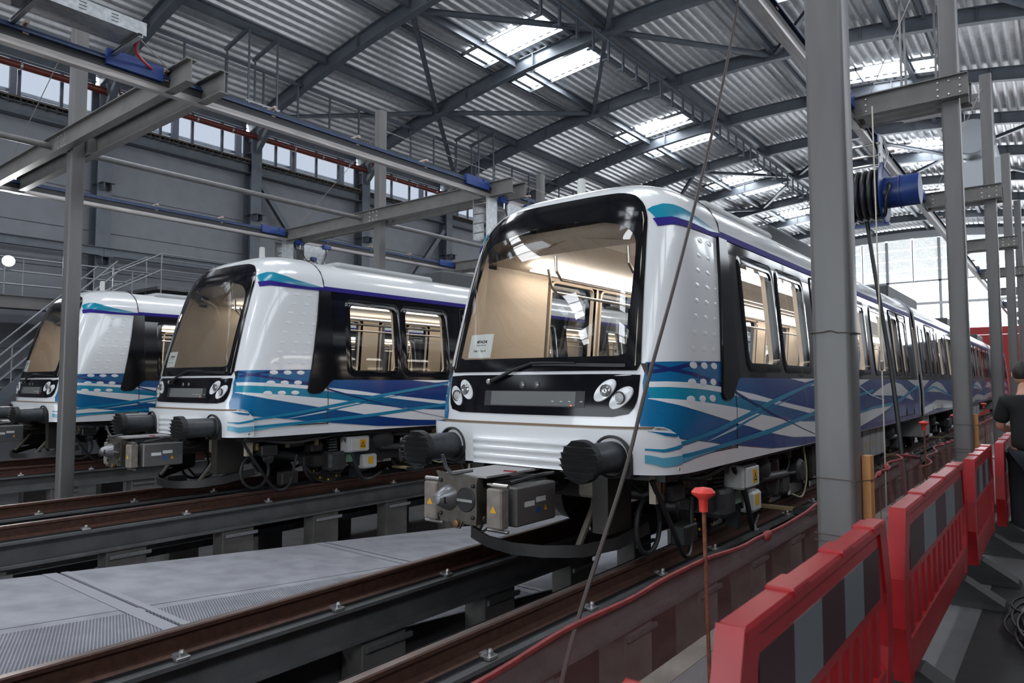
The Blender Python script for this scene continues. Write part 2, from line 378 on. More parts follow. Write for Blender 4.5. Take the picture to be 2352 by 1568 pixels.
# ---- gable wall far behind
wb = thing('wall_back', (RXC, YE, -1.3), kind='structure')
FAB = veil('gable_fabric', (.80, .79, .76), .97, .16); GLIGHT = mat('gable_glare_paint', (.5, .51, .53), .45)  # gable paint lightened: bloom on the posts is put into the colour
XP = [-7.25+3.66*i for i in range(-5, 5)]
for xx in XP:
    ztop = min(12.9, rz(xx)-.1) if xx > XW else 10
    ob('gable_post', B().prof(ipoly(.22, .2, .02, .015), [(xx, YE-.1, -1.3), (xx, YE-.1, ztop)], (0, 1, 0)), GLIGHT, wb)
    xm = xx+1.83
    if xm < XE: ob('gable_mullion', B().box(xm-.05, xm+.05, YE-.05, YE+.05, 9.5, min(12.9, rz(xm)-.1)), GLIGHT, wb)
for i in range(-10, 9):
    x0 = -7.25+1.83*i; x1 = x0+1.83
    if x1 > XE+.2 or x0 < XW-.3: continue
    for r in range(4):
        z0 = 9.55+.87*r; z1 = z0+.87
        if r == 3: z1 = min(rz(x0), rz(x1))+.35
        if z1-z0 < .25: continue
        b = B(); b.grid([[(x0+.1+(x1-x0-.2)*u/8, YE+.02+.07*sin(pi*u/8)*sin(pi*v/5)+.012*sin(7*u/8+3*v/5+i), z0+.025+(z1-z0-.05)*v/5) for u in range(9)] for v in range(6)])
        ob('fabric_panel', b, FAB, wb, smooth=80)
ob('gable_head', B().prof([(-.06, 0), (.06, 0), (.06, .55), (-.06, .55)], [(XW+(XE-XW)*i/28, YE-.16, rz(XW+(XE-XW)*i/28)-.35) for i in range(29)]), GLIGHT, wb)
ob('gable_rail', B().box(XW, XE, YE-.14, YE-.02, 7.62, 7.85), mat('rail_white', (.7, .7, .7), .5), wb); ob('gable_beam', B().box(XW, XE, YE-.1, YE+.05, 9.45, 9.58), GLIGHT, wb)
for i in range(-5, 4):
    x0 = -7.25+3.66*i
    if not -9 < x0 < 0:
        ob('grey_panel', B().box(max(XW, x0)+.01, min(XE, x0+3.66)-.01, YE+.02, YE+.2, -1.3, 5.7), WALLP, wb); continue
    ob('red_panel', B().box(max(XW, x0)+.01, min(XE, x0+3.66)-.01, YE+.02, YE+.2, -1.3, 5.1), BRICK, wb)
    ob('red_coping', B().box(max(XW, x0)+.01, min(XE, x0+3.66)-.01, YE-.02, YE+.22, 5.12, 5.7), BRICK, wb)
# ---- right wall and the wall behind the camera
b = B(); b.box(XE, XE+.2, YB, YE, -1.3, 7.55); b.box(XE, XE+.2, YB, YE, 10.85, 11.6); b.box(XE, XE+.2, YB, ry(-5), 7.55, 10.85)
for k in range(-5, 11): b.box(XE, XE+.2, ry(k)-.25, ry(k)+.25, 7.55, 10.85)
ob('wall_right', b, mat('wall_dark', (.07, .072, .08), .6), kind='structure')
for k in range(-5, 10):
    wn += 1; y0, y1 = ry(k)+.25, ry(k+1)-.25; b = B()
    for i in range(5): yy = y0+(y1-y0)*i/4; b.box(XE+.02, XE+.1, yy-.04, yy+.04, 7.55, 10.85)
    wd = ob('window_%d' % wn, b, GIRDER, kind='structure', org=(XE, y0, 7.55))
    for i in range(4): ob('pane', B().box(XE+.05, XE+.06, y0+(y1-y0)*i/4+.04, y0+(y1-y0)*(i+1)/4-.04, 7.55, 10.85), WPANE, wd)
b = B(); b.box(XW, XE, YB-.2, YB, 7.3, 13.9); b.box(XW, -19.5, YB-.2, YB, -1.3, 7.3); ob('wall_front', b, WALLP, kind='structure')
# ---- floors
ob('floor', B().box(-1.72, XE, YB, YE, -.35, -.05), FLOORM, kind='structure')
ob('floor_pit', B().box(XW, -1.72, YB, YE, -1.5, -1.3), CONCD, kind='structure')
ob('trim_1', B().box(-1.86, -1.724, YB, YE, -1.3, -.05), mat('pit_edge', (.26, .24, .21), .8, noise=.25, scale=3), kind='structure')
RP = lambda y: -.2287-.0846*y
ramp = thing('floor_ramp', (-6.64, 5, -1.3), kind='structure')
# ribbed anti-slip finish: grooves cut on the skew
GRV = mat('ribbed_concrete', (.33, .33, .36), .75, noise=.14, scale=3)
nt = GRV.node_tree; tc = nt.nodes.new('ShaderNodeTexCoord'); mp = nt.nodes.new('ShaderNodeMapping'); mp.inputs['Rotation'].default_value = (0, 0, radians(22)); wv = nt.nodes.new('ShaderNodeTexWave'); wv.bands_direction = 'Y'; wv.inputs['Scale'].default_value = 13.0; wv.inputs['Distortion'].default_value = .35
bm = nt.nodes.new('ShaderNodeBump'); bm.inputs['Strength'].default_value = .9; bm.inputs['Distance'].default_value = .012
old = nt.nodes['Principled BSDF'].inputs['Base Color'].links[0].from_socket; mxg = nt.nodes.new('ShaderNodeMix'); mxg.data_type = 'RGBA'; mxg.blend_type = 'MULTIPLY'; mxg.inputs[0].default_value = 1
rpg = nt.nodes.new('ShaderNodeValToRGB'); rpg.color_ramp.elements[0].color = (.55, .56, .60, 1); rpg.color_ramp.elements[0].position = .1; rpg.color_ramp.elements[1].color = (1.12, 1.12, 1.12, 1); rpg.color_ramp.elements[1].position = .6
nt.links.new(wv.outputs[1], rpg.inputs[0]); nt.links.new(old, mxg.inputs[6]); nt.links.new(rpg.outputs[0], mxg.inputs[7]); nt.links.new(mxg.outputs[2], nt.nodes['Principled BSDF'].inputs['Base Color'])
nt.links.new(tc.outputs['Object'], mp.inputs[0]); nt.links.new(mp.outputs[0], wv.inputs[0]); nt.links.new(wv.outputs[1], bm.inputs['Height']); nt.links.new(bm.outputs[0], nt.nodes['Principled BSDF'].inputs['Normal'])
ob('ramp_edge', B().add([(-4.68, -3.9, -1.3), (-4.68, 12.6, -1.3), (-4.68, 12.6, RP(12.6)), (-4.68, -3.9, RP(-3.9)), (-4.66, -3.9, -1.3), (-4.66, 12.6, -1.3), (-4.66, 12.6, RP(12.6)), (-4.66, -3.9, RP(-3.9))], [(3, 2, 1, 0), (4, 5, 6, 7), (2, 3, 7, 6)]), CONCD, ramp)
ys = [-3.92, -.46, 3.0, 6.46, 9.92, 12.6]
for i in range(5):
    for x0, x1, mt, dz in ((-8.6, -6.72, CONC, 0), (-6.58, -4.68, GRV, 0), (-6.72, -6.58, CONC, -.004)):
        g = .012 if dz == 0 else .0
        y0, y1 = ys[i]+g, ys[i+1]-g
        b = B(); P = []
        for zz in (0, 1):
            for xx, yy in ((x0+g*.4, y0), (x1-g*.4, y0), (x1-g*.4, y1), (x0+g*.4, y1)): P.append((xx, yy, RP(yy)+dz if zz else -1.3))
        b.add(P, [(0, 3, 2, 1), (4, 5, 6, 7), (0, 1, 5, 4), (1, 2, 6, 5), (2, 3, 7, 6), (3, 0, 4, 7)]); ob('slab', b, mt, ramp)
    if 0 < i < 5:
        y = ys[i]; b = B(); b.add([(-8.6, y-.16, RP(y-.16)+.004), (-4.68, y-.16, RP(y-.16)+.004), (-4.68, y-.02, RP(y-.02)+.004), (-8.6, y-.02, RP(y-.02)+.004)], [(0, 1, 2, 3)])
        b.add([(-8.6, y+.02, RP(y+.02)+.004), (-4.68, y+.02, RP(y+.02)+.004), (-4.68, y+.1, RP(y+.1)+.004), (-8.6, y+.1, RP(y+.1)+.004)], [(0, 1, 2, 3)]); ob('joint_strip', b, mat('joint_concrete', (.35, .35, .385), .7), ramp)
# ---- brown pipe along the wall
pp = thing('wall_pipe', (XW+.45, 20, 10.9), 'long red-brown pipe clamped along the wall below the high windows', 'pipe')
ob('pipe', B().cyl((XW+.62, -15, 11.0), (XW+.62, 62, 11.0), .11, 14), PIPER, pp, smooth=40)
b0 = ob('clamp', B().lathe([(.118, -.03), (.125, -.03), (.125, .03), (.118, .03)], (XW+.62, 4.2, 11.0), (0, 1, 0), 14).box(XW+.4, XW+.6, 4.19, 4.21, 11.08, 11.12), ZINC, pp)
for i in range(1, 34): o = b0.copy(); COL.objects.link(o); o.location = (0, 1.35*i, 0)
for k in (0, 1, 2, 3): ob('branch', B().cyl((XW+.62, ry(k)+.3, 11.05), (XW+.62, ry(k)+.3, 11.5), .07, 10), PIPER, pp, smooth=40)
# ---- walkway with rails and stairs behind the third train
wk = thing('walkway', (-22.6, 8, -1.3), 'grey steel walkway with tube railing along the left wall', 'walkway')
ob('deck', B().box(-24.2, -21.5, -8, 22, 3.72, 3.86), BEAMG, wk); ob('edge_beam', B().prof(ipoly(.34, .16, .02, .015), [(-21.5, -8, 3.52), (-21.5, 22, 3.52)]), PAINTG, wk)
for y in (-6, -1, 4, 9.3, 14, 19): ob('support', B().box(-21.62, -21.42, y-.1, y+.1, -1.3, 3.52), GIRDER, wk)
RAILM = mat('rail_galv', (.26, .27, .29), .4, .5)
for z in (4.85, 4.5, 4.15): ob('rail', B().tube([(-21.5, -8, z), (-21.5, 9.0, z)] if z < 4.8 else [(-21.5, -8, z), (-21.5, 9.6, z)], .024, 8), RAILM, wk, smooth=40)
for i in range(13): ob('rail_post', B().cyl((-21.5, -7.4+1.38*i, 3.86), (-21.5, -7.4+1.38*i, 4.85), .022, 8), RAILM, wk, smooth=40)
for xx in (-21.5, -22.5):
    for dz in (0, .5): ob('sloping_rail', B().tube([(xx, 8.6, 4.2+dz), (xx, 10.0, 5.0+dz), (xx, 12.2, 5.0+dz)], .022, 8), RAILM, wk, smooth=40)
    for y in (10.0, 12.2): ob('rail_post', B().cyl((xx, y, 4.2), (xx, y, 5.5), .02, 8), RAILM, wk, smooth=40)
ob('upper_step', B().box(-24, -21.5, 9.9, 13, 4.4, 4.5), BEAMG, wk)
st = thing('staircase', (-20, 6.3, -1.3), 'grey steel stair flight with parallel tube handrails behind the third train', 'stairs')
for i in range(20):
    t = i/19; ob('tread', B().box(-20.9, -19.7, 3.3+4.6*t-.14, 3.3+4.6*t+.14, -1.05+4.7*t, -1.01+4.7*t), GALV, st)
for xx in (-20.92, -19.68):
    ob('stringer', B().prof([(-.02, -.12), (.02, -.12), (.02, .12), (-.02, .12)], [(xx, 3.1, -1.25), (xx, 8.0, 3.75)]), GIRDER, st)
    for dz in (.45, .75, 1.05): ob('handrail', B().tube([(xx, 3.1, -1.25+dz), (xx, 8.0, 3.75+dz)], .022, 8), RAILM, st, smooth=40)
    for i in range(5): ob('baluster', B().cyl((xx, 3.5+1.1*i, -.85+1.12*i), (xx, 3.5+1.1*i, .2+1.12*i), .018, 8), RAILM, st)
fl = thing('floodlight', (-21.3, 6.0, 3.86), 'glaring white work floodlight on a thin pole by the railing', 'floodlight')
ob('pole', B().cyl((-21.3, 5.93, 3.86), (-21.3, 5.93, 4.6), .02, 8), RAILM, fl); ob('housing', B().lathe([(.05, -.12), (.14, -.1), (.15, 0)], (-21.36, 6.03, 4.72), (.93, -.25, -.25), 16), BLACKM, fl, smooth=40)
ob('lens', B().lathe([(.001, .04), (.10, .03), (.14, 0)], (-21.36, 6.03, 4.72), (.93, -.25, -.25), 16), LAMP, fl, smooth=60)
ld = bpy.data.lights.new('floodlight_beam', 'SPOT'); ld.energy = 350; ld.spot_size = radians(140); ld.shadow_soft_size = .14; lo = bpy.data.objects.new('floodlight_beam', ld); COL.objects.link(lo); lo.location = (-21.2, 6.0, 4.7); lo.rotation_euler = V((.93, -.25, -.25)).to_track_quat('-Z', 'Y').to_euler()
# ---- things hung from the roof
hr = thing('hook_rail', (-11.75, 28, 12.8), 'long ceiling rail with a row of hanging hooks above the near train', 'rail')
ob('rail', B().prof(ipoly(.14, .12, .012, .01), [(-11.75, 9.5, rz(-11.75)-.2), (-11.75, 50, rz(-11.75)-.2)]), GIRDER, hr)
hk = None
for i in range(36):
    if hk is None:
        b = B(); y = 14.2; z = rz(-11.75)-.2; b.prof(cpoly(.1, .06, .01, .01), [(-11.7, y, z), (-11.7, y, z-.72)], (0, 1, 0)); b.box(-11.9, -11.7, y-.01, y+.05, z-.66, z-.6)
        hk = ob('hook', b, GIRDER, hr)
    else: o = hk.copy(); COL.objects.link(o); o.location = (0, .98*i, 0)
def hframe(y, lab):
    f = thing('hanging_frame', (-20.2, y, 10.2), lab, 'frame', 'hanging frames below the roof')
    for xx, yy in ((-19.55, y), (-20.85, y), (-19.55, y+1), (-20.85, y+1)): ob('hanger_bar', B().box(xx-.025, xx+.025, yy-.025, yy+.025, 10.3, rz(xx)+.2), GIRDER, f)
    for yy in (y, y+1): ob('top_bar', B().prof([(-.05, -.05), (.05, -.05), (.05, .05), (-.05, .05)], [(-20.95, yy, rz(-20.95)+.2), (-19.45, yy, rz(-19.45)+.2)]), GIRDER, f)
    b = B()
    for xx in (-19.55, -20.85): b.box(xx-.04, xx+.04, y-.1, y+1.1, 10.27, 10.33)
    for yy in (y, y+.5, y+1): b.box(-20.9, -19.5, yy-.03, yy+.03, 10.24, 10.29)
    ob('tray', b, GALV, f); ob('lamp_tube', B().cyl((-19.9, y-.2, 9.85), (-19.9, y+.9, 9.85), .05, 8), PAPER, f, smooth=40)
    for yy in (y, y+.7): ob('wire', B().cyl((-19.9, yy, 9.85), (-19.9, yy, 10.27), .006, 5), GALV, f)
hframe(11.6, 'hanging steel frame with lamp tube, second rafter bay from the left edge'); hframe(22.5, 'hanging steel frame farther back, above the roof of the near train')
rr = thing('rod_rail', (-21.2, 17, 11), 'thin rail with a row of vertical hanging rods near the left wall', 'rail')
ob('rail', B().box(-21.25, -21.15, 5, 36, rz(-21.2)+.1, rz(-21.2)+.2), GIRDER, rr)
r0 = ob('rod', B().box(-21.225, -21.175, 7.59, 7.65, 11.0, rz(-21.2)+.12), GIRDER, rr)
for i in range(1, 20): o = r0.copy(); COL.objects.link(o); o.location = (0, 1.38*i, 0)
ob('long_bar', B().box(-21.25, -21.15, 5, 36, 10.9, 11.0), GIRDER, rr)
rh = thing('right_hanger', (-3.3, 23.5, 10.4), 'slim grey hanging frame in front of the bright skylight beside the columns', 'frame')
for xx, yy in ((-3.5, 23.5), (-2.6, 23.5), (-3.5, 24.3), (-2.6, 24.3)): ob('hanger_bar', B().box(xx-.03, xx+.03, yy-.03, yy+.03, 9.6, rz(xx)+.2), PAINTG, rh)
for yy in (23.5, 24.3): ob('cross_bar', B().box(-3.6, -1.6, yy-.05, yy+.05, 9.6, 9.75), PAINTG, rh)
du = thing('air_duct', (-2.1, 28, 9), 'round grey duct end with box below, high between the columns', 'duct')
ob('drum', B().lathe([(.001, 0), (.56, 0), (.6, .04), (.6, 3.5)], (-2.1, 27.5, 9.75), (0, 1, 0), 28), mat('duct_grey', (.36, .38, .40), .4, .3), du, smooth=40)
ob('plenum', B().bbox(-2.5, -1.2, 27.8, 30, 7.9, 9.0, .04), mat('duct_box', (.5, .52, .55), .45), du); ob('duct_strap', B().lathe([(.6, 0), (.63, 0), (.63, .08), (.6, .08)], (-2.1, 28.3, 9.75), (0, 1, 0), 28), GALV, du)
for xx in (-2.55, -1.65): ob('drop_rod', B().box(xx-.015, xx+.015, 30.85, 30.88, 9.6, rz(xx)), GALV, du)
# ================================================================= TRACKS
TC = (-3.755, -9.94, -16.12)
TN = ('near', 'middle', 'far')
def railprof():
    return [(-.07, -.16), (.07, -.16), (.07, -.148), (.012, -.125), (.012, -.045), (.036, -.03), (.036, -.006), (.028, 0), (-.028, 0), (-.036, -.006), (-.036, -.03), (-.012, -.045), (-.012, -.125), (-.07, -.148)]
Y0T, Y1T = -14, 60
POST = mat('post_concrete', (.15, .14, .13), .7, noise=.25, scale=3)
clip0 = post0 = brk0 = None
for ti, tx in enumerate(TC):
    for si, sd in enumerate((-1, 1)):
        x = tx+sd*.7525
        which = ('left', 'right')[si]
        r = thing('running_rail', (x, 20, -.16), 'rusty brown %s running rail under the %s train' % (which, TN[ti]), 'rail', 'running rails')
        ob('rail_body', B().prof(railprof(), [(x, Y0T, 0), (x, Y1T, 0)]), RUST, r)
        ob('running_surface', B().box(x-.027, x+.027, Y0T, Y1T, -.002, .002), RAILTOP, r)
        for dx in (.085, .105): ob('edge_cable', B().cyl((x+dx, Y0T, -.15), (x+dx, Y1T, -.15), .006, 5), CABLE, r)
        for j in range(-2, 20 if ti == 0 else 9):
            y = 2.23+1.2*j
            b = B(); b.bbox(-.03, .05, -.045, .045, 0, .022, .004); b.lathe([(.02, .02), (.02, .045), (.012, .06)], (.02, 0, 0), (0, 0, 1), 8); b.box(-.05, -.028, -.03, .03, 0, .03)
            if clip0 is None: clip0 = ob('rail_clip', b, ZINC, org=(0, 0, 0))
            c = clip0.copy() if not (ti == 0 and si == 0 and j == -2) else clip0
            if c is not clip0: COL.objects.link(c)
            c.parent = r; c.location = V((x+.105, y, -.158))-ORG[r]
        g = thing('track_girder', (x, 20, -1.3), 'grey steel girder on stub posts carrying the %s rail of the %s train' % (which, TN[ti]), 'girder', 'track girders')
        ob('beam', B().prof(ipoly(.285, .34, .028, .12), [(x, Y0T, -.447), (x, Y1T, -.447)]), BEAMG, g)
        for j in range(-6, 16):
            y = 5.37+1.472*j
            if post0 is None:
                post0 = ob('post', B().bbox(-.13, .13, -.235, .235, -.853, 0, .012), POST, org=(0, 0, 0)); c = post0
                b = B(); b.box(.132, .16, -.2, .28, -.1, -.062); b.box(.132, .15, -.2, .28, -.1, -.11); brk0 = ob('strut', b, ZINC, org=(0, 0, 0)); d = brk0
            else: c = post0.copy(); COL.objects.link(c); d = brk0.copy(); COL.objects.link(d)
            c.parent = g; c.location = V((x, y, -.447))-ORG[g]; d.parent = c; d.location = (0, 0, 0)
for ti, (tx, zz) in enumerate(((TC[0]-.25, -.66), (TC[1]+.35, -.70))):
    t = thing('pit_cable_tray', (tx, 12, -1.3), 'dark perforated cable tray between the rails under the %s train' % TN[ti], 'cable tray', 'cable trays in the pits')
    b = B(); b.box(tx-.15, tx+.15, -8, 45, zz, zz+.012); ob('tray_bottom', b, UNDERG, t)
    for dx in (-.15, .15):
        ob('tray_side', B().box(tx+dx-.005, tx+dx+.005, -8, 45, zz, zz+.09), UNDERG, t)
    for i in range(3): ob('cable', B().cyl((tx-.08+.07*i, -8, zz+.03), (tx-.08+.07*i, 45, zz+.03), .018, 6), CABLE, t)
    for i in range(18): ob('tray_support', B().box(tx-.16, tx+.16, -6+2.9*i, -5.95+2.9*i, -1.3, zz), UNDERG, t)
t = thing('pit_pipe', (-3.3, 12, -1.3), 'dark pipe lying between the rails under the nose of the near train', 'pipe')
ob('pipe', B().cyl((-3.35, 7.3, -.42), (-3.35, 40, -.42), .07, 12), UNDERG, t, smooth=40); ob('valve', B().cyl((-3.35, 7.45, -.42), (-3.35, 7.45, -.3), .03, 8), UNDERG, t); ob('bracket', B().box(-3.4, -3.3, 8.9, 9.0, -1.3, -.45), UNDERG, t)
# ================================================================= TRAINS
NP, DP = 4.0, .8
ZF = [.8, 1.2, 1.66, 2.1, 2.55, 3.0, 3.25, 3.38, 3.47, 3.53]
YFV = [4.98, 4.99, 5.05, 5.15, 5.27, 5.42, 5.55, 5.68, 5.9, 6.3]
def yf(z):
    # smooth (Catmull-Rom style Hermite) nose profile
    if z <= ZF[0]: return YFV[0]
    if z >= ZF[-1]: return YFV[-1]
    i = max(k for k in range(len(ZF)-1) if ZF[k] <= z); d = ZF[i+1]-ZF[i]; t = (z-ZF[i])/d
    sl = lambda k: (YFV[k+1]-YFV[k])/(ZF[k+1]-ZF[k]); m = lambda k: sl(0) if k == 0 else sl(k-1) if k == len(ZF)-1 else (sl(k-1)*sl(k)*2/(sl(k-1)+sl(k)) if sl(k-1)*sl(k) > 0 else 0)
    return YFV[i]*(2*t**3-3*t*t+1)+YFV[i+1]*(3*t*t-2*t**3)+d*(m(i)*(t**3-2*t*t+t)+m(i+1)*(t**3-t*t))
def hw(z):
    if z < 1.35: return 1.325
    if z < 2.9: return 1.325-(z-1.35)/1.55*.13
    t = min(1, (z-2.9)/.63); return 1.195*max(0, 1-t**2.6)**(1/2.6)
def side_x(y, z):
    b = max(0, (yf(z)+DP-y)/DP); return hw(z)*max(0, 1-b**NP)**(1/NP)
def front_y(x, z):
    r = min(1, abs(x)/max(hw(z), 1e-4)); return yf(z)+DP*(1-(1-r**NP)**(1/NP))
JY = 6.5                 # joint nose / car body
TX = TC[0]
train = thing('metro_train', (TX, 5, 0), 'large white and blue metro train nearest the red barriers, lit cab seen head-on', 'train', 'metro trains')
def P(x, y, z): return (TX+x, y, z)
# --- nose shell
WSO = [(1.047, 1.662), (1.032, 1.89), (.98, 2.61), (.943, 2.995), (.905, 3.11), (.85, 3.19), (.775, 3.256), (.69, 3.292), (.6, 3.309), (.3, 3.316), (0, 3.318)]
WSI = [(.895, 1.785), (.915, 1.80), (.922, 1.83), (.924, 1.954), (.91, 2.139), (.90, 2.518), (.89, 2.7), (.874, 2.817), (.826, 2.892), (.77, 2.94), (.707, 2.967), (.483, 3.024), (.25, 3.052), (0, 3.062)]
MSK = [(1.046, 1.634), (1.042, 1.456), (1.03, 1.39), (1.006, 1.335), (.965, 1.298), (.906, 1.281), (0, 1.278)]
def inside(x, z, half):
    zs = [p[1] for p in half]
    if z < min(zs) or z > max(zs): return False
    ws = 0
    for i in range(len(half)-1):
        (a, b_), (c, d) = half[i], half[i+1]
        if min(b_, d) <= z <= max(b_, d): ws = max(ws, a+(c-a)*(z-b_)/(d-b_) if d != b_ else max(a, c))
    return abs(x) < ws
zz = [.82+.03*i for i in range(69)]+[2.9, 2.95, 3.0, 3.05, 3.1, 3.15, 3.2, 3.24, 3.28, 3.32, 3.36, 3.39, 3.42, 3.445, 3.465, 3.485, 3.5, 3.512, 3.521, 3.527, 3.5295]
rows = []
for z in zz:
    r = []; H = hw(z); F = yf(z)
    ys_ = [JY-(JY-(F+DP))*i/4 for i in range(4)] if F+DP < JY else [JY]
    th = [pi/2*(1-(i/46)) for i in range(47)]
    right = [(H, y) for y in ys_] + [(H*abs(sin(t))**(2/NP), F+DP*(1-abs(cos(t))**(2/NP))) for t in th]
    if F+DP >= JY: right = [(a, min(b_, JY)) for a, b_ in right]; right = right
    while len(right) < 51: right = [right[0]]+right
    right = right[-51:]
    r = [P(a, b_, z) for a, b_ in right]+[P(-a, b_, z) for a, b_ in reversed(right[:-1])]
    rows.append(r)
CUT = [(.96, 1.735), (.97, 1.9)]+[(p[0]+.05 if p[0] else 0, p[1]+.02) for p in WSI[3:]]
b = B(); n = len(rows[0]); b.v = [V(p) for r in rows for p in r]
for i in range(len(rows)-1):
    for j in range(n-1):
        q = [i*n+j, i*n+j+1, i*n+n+j+1, i*n+n+j]; cx = sum(b.v[k].x for k in q)/4-TX; cz = sum(b.v[k].z for k in q)/4; cy = sum(b.v[k].y for k in q)/4
        if cy < yf(cz)+.35 and inside(cx, cz, CUT): continue
        if cz < 1.19 and cy < 5.27: continue
        b.f.append(q)
shell = ob('nose_shell', b, WHITE, train, smooth=50)
def front_patch(name, outer, inner, mt, off, parent=train, rings=3, smooth=30, cz=None):
    """curved panel on the cab front between two outlines (or filled)"""
    def full(h): return [(x, z) for x, z in h]+[(-x, z) for x, z in reversed(h) if x > 1e-6]
    def resample(pl, m=96):
        pl = pl+[pl[0]]; L = [0]
        for i in range(1, len(pl)): L.append(L[-1]+sqrt((pl[i][0]-pl[i-1][0])**2+(pl[i][1]-pl[i-1][1])**2))
        return [(lerp(L, [p[0] for p in pl], L[-1]*i/m), lerp(L, [p[1] for p in pl], L[-1]*i/m)) for i in range(m)]
    def polar(pl, m=120):
        # sample outline by angle around its centre
        c = (0, cz if cz else (min(p[1] for p in pl)+max(p[1] for p in pl))/2); out = []
        for i in range(m):
            a = 2*pi*i/m; d = (cos(a), sin(a)); best = None
            for j in range(len(pl)):
                p, q = pl[j], pl[(j+1) % len(pl)]; e = (q[0]-p[0], q[1]-p[1]); den = d[0]*e[1]-d[1]*e[0]
                if abs(den) < 1e-9: continue
                t = ((p[0]-c[0])*e[1]-(p[1]-c[1])*e[0])/den; u = ((p[0]-c[0])*d[1]-(p[1]-c[1])*d[0])/den
                if t > 0 and -1e-6 <= u <= 1+1e-6: best = t if best is None else max(best, t)
            out.append((c[0]+d[0]*best, c[1]+d[1]*best))
        return out
    global CZ
    O = polar(full(outer)); b = B(); R = []
    if inner: I = polar(full(inner)); seq = [(1-i/rings) for i in range(rings+1)]; R = [[(o[0]*t+q[0]*(1-t), o[1]*t+q[1]*(1-t)) for o, q in zip(O, I)] for t in seq]
    else:
        c = (0, cz if cz else sum(p[1] for p in O)/len(O)); R = [[(c[0]+(o[0]-c[0])*t, c[1]+(o[1]-c[1])*t) for o in O] for t in [1-i/rings for i in range(rings)]+[.0005]]
    b.loft([[P(x, front_y(x, z)-off, z) for x, z in r] for r in R], True, False)
    return ob(name, b, mt, parent, smooth=smooth)
frit = front_patch('windscreen_border', WSO, WSI, BLACKP, .011, rings=6, cz=2.4)
front_patch('windscreen', WSI, None, WSG, .008, rings=12, cz=2.4)
mask = front_patch('lamp_panel', MSK, None, BLACKP, .010, rings=10, cz=1.46)
for s_ in (-1, 1):
    L = [(1.0, 1.70), (.985, 2.0), (.945, 2.6), (.91, 2.99), (.885, 3.07)]
    ob('windscreen_trim', B().tube([P(s_*x, front_y(x, z)-.008, z) for x, z in L], .006, 6), mat('trim_brass', (.5, .42, .3), .35), frit)
# head lamps
for s_ in (-1, 1):
    for cx, cz, inner in ((.91, 1.437, 0), (.768, 1.497, 1)):
        x0 = s_*cx; a = radians(45)*s_
        def el(u, v_, d): xx = x0+u*cos(a)-v_*sin(a); z_ = cz+u*sin(a)+v_*cos(a); return P(xx, front_y(xx, z_)-d, z_)
        b = B(); R = []
        for sc, d in ((1, .009), (.985, .018), (.93, .022), (.8, .019)): R.append([el(.118*sc*cos(2*pi*i/28), .064*sc*sin(2*pi*i/28), d) for i in range(28)])
        R.append([el(.002*cos(2*pi*i/28), .001*sin(2*pi*i/28), .016) for i in range(28)])
        b.loft(R, True, False); hl = ob('headlamp', b, WHITE, train, smooth=40)
        ox, oz = (.03*cos(a)*(-1 if s_ > 0 else 1)*0, 0)
        lx = x0+s_*(-.012 if inner == 0 else .012); c = V(P(lx, front_y(lx, cz)-.016, cz))
        if inner: ob('lens', B().lathe([(.052, 0), (.052, .012), (.045, .016), (.04, .01), (.03, .014), (.02, .01), (.001, .016)], c, (0, -1, 0), 20), mat('lamp_lens', (.30, .30, .29), .12, .6), hl, smooth=40)
        else:
            ob('bezel', B().lathe([(.054, .0), (.054, .012), (.046, .012), (.046, .004)], c, (0, -1, 0), 20, False), BLACKM, hl, smooth=40)
            ob('lens', B().lathe([(.047, .004), (.03, .012), (.001, .014)], c, (0, -1, 0), 20), mat('lamp_frosted', (.45, .45, .44), .3), hl, smooth=60)
for x in (-.1, .06): ob('marker_lamp', B().lathe([(.03, 0), (.03, .004), (.02, .01), (.001, .012)], V(P(x+.02, front_y(x, 1.54)-.011, 1.54)), (0, -1, 0), 16), mat('lamp_dim', (.16, .16, .15), .2, .4), train, smooth=40)
dsp = ob('display', B().grid([[P(-.51+1.1*i/10, front_y(-.51+1.1*i/10, z)-.014, z) for i in range(11)] for z in (1.352, 1.49)]), mat('display_dark', (.05, .05, .052), .15, coat=.8), train)
ob('display_glass', B().grid([[P(-.43+.93*i/10, front_y(-.43+.93*i/10, z)-.016, z) for i in range(11)] for z in (1.36, 1.485)]), mat('display_grey', (.18, .185, .18), .12, coat=.9), dsp)
for x in (.27, .36, .445, .56): ob('led_mark', B().box(TX+x-.012, TX+x+.012, front_y(x, 1.40)-.020, front_y(x, 1.40)-.016, 1.398, 1.404), PAPER, dsp)
ob('red_led', B().box(TX+.455, TX+.465, front_y(.46, 1.37)-.020, front_y(.46, 1.37)-.016, 1.362, 1.372), mat('led_red', (.8, .1, .05), .4, emit=((1, .15, .05), 3)), dsp)
# wiper
wp = ob('wiper', B().tube([P(x, front_y(x, z)-.045, z) for x, z in ((-.43, 1.575), (-.3, 1.625), (-.15, 1.685), (.02, 1.735), (.2, 1.738), (.48, 1.73))], [.02, .017, .013, .011, .009, .007], 8), BLACKM, train, smooth=40)
ob('blade', B().prof([(-.008, -.014), (.008, -.014), (.008, .014), (-.008, .014)], [P(x, front_y(x, 1.72)-.025, z) for x, z in ((.02, 1.725), (.3, 1.722), (.6, 1.712), (.93, 1.704))]), BLACKM, wp)
ob('spindle', B().lathe([(.028, 0), (.028, .05), (.016, .06)], V(P(-.45, front_y(-.45, 1.57)-.005, 1.572)), (0, -1, 0), 12), STEEL, wp, smooth=40)
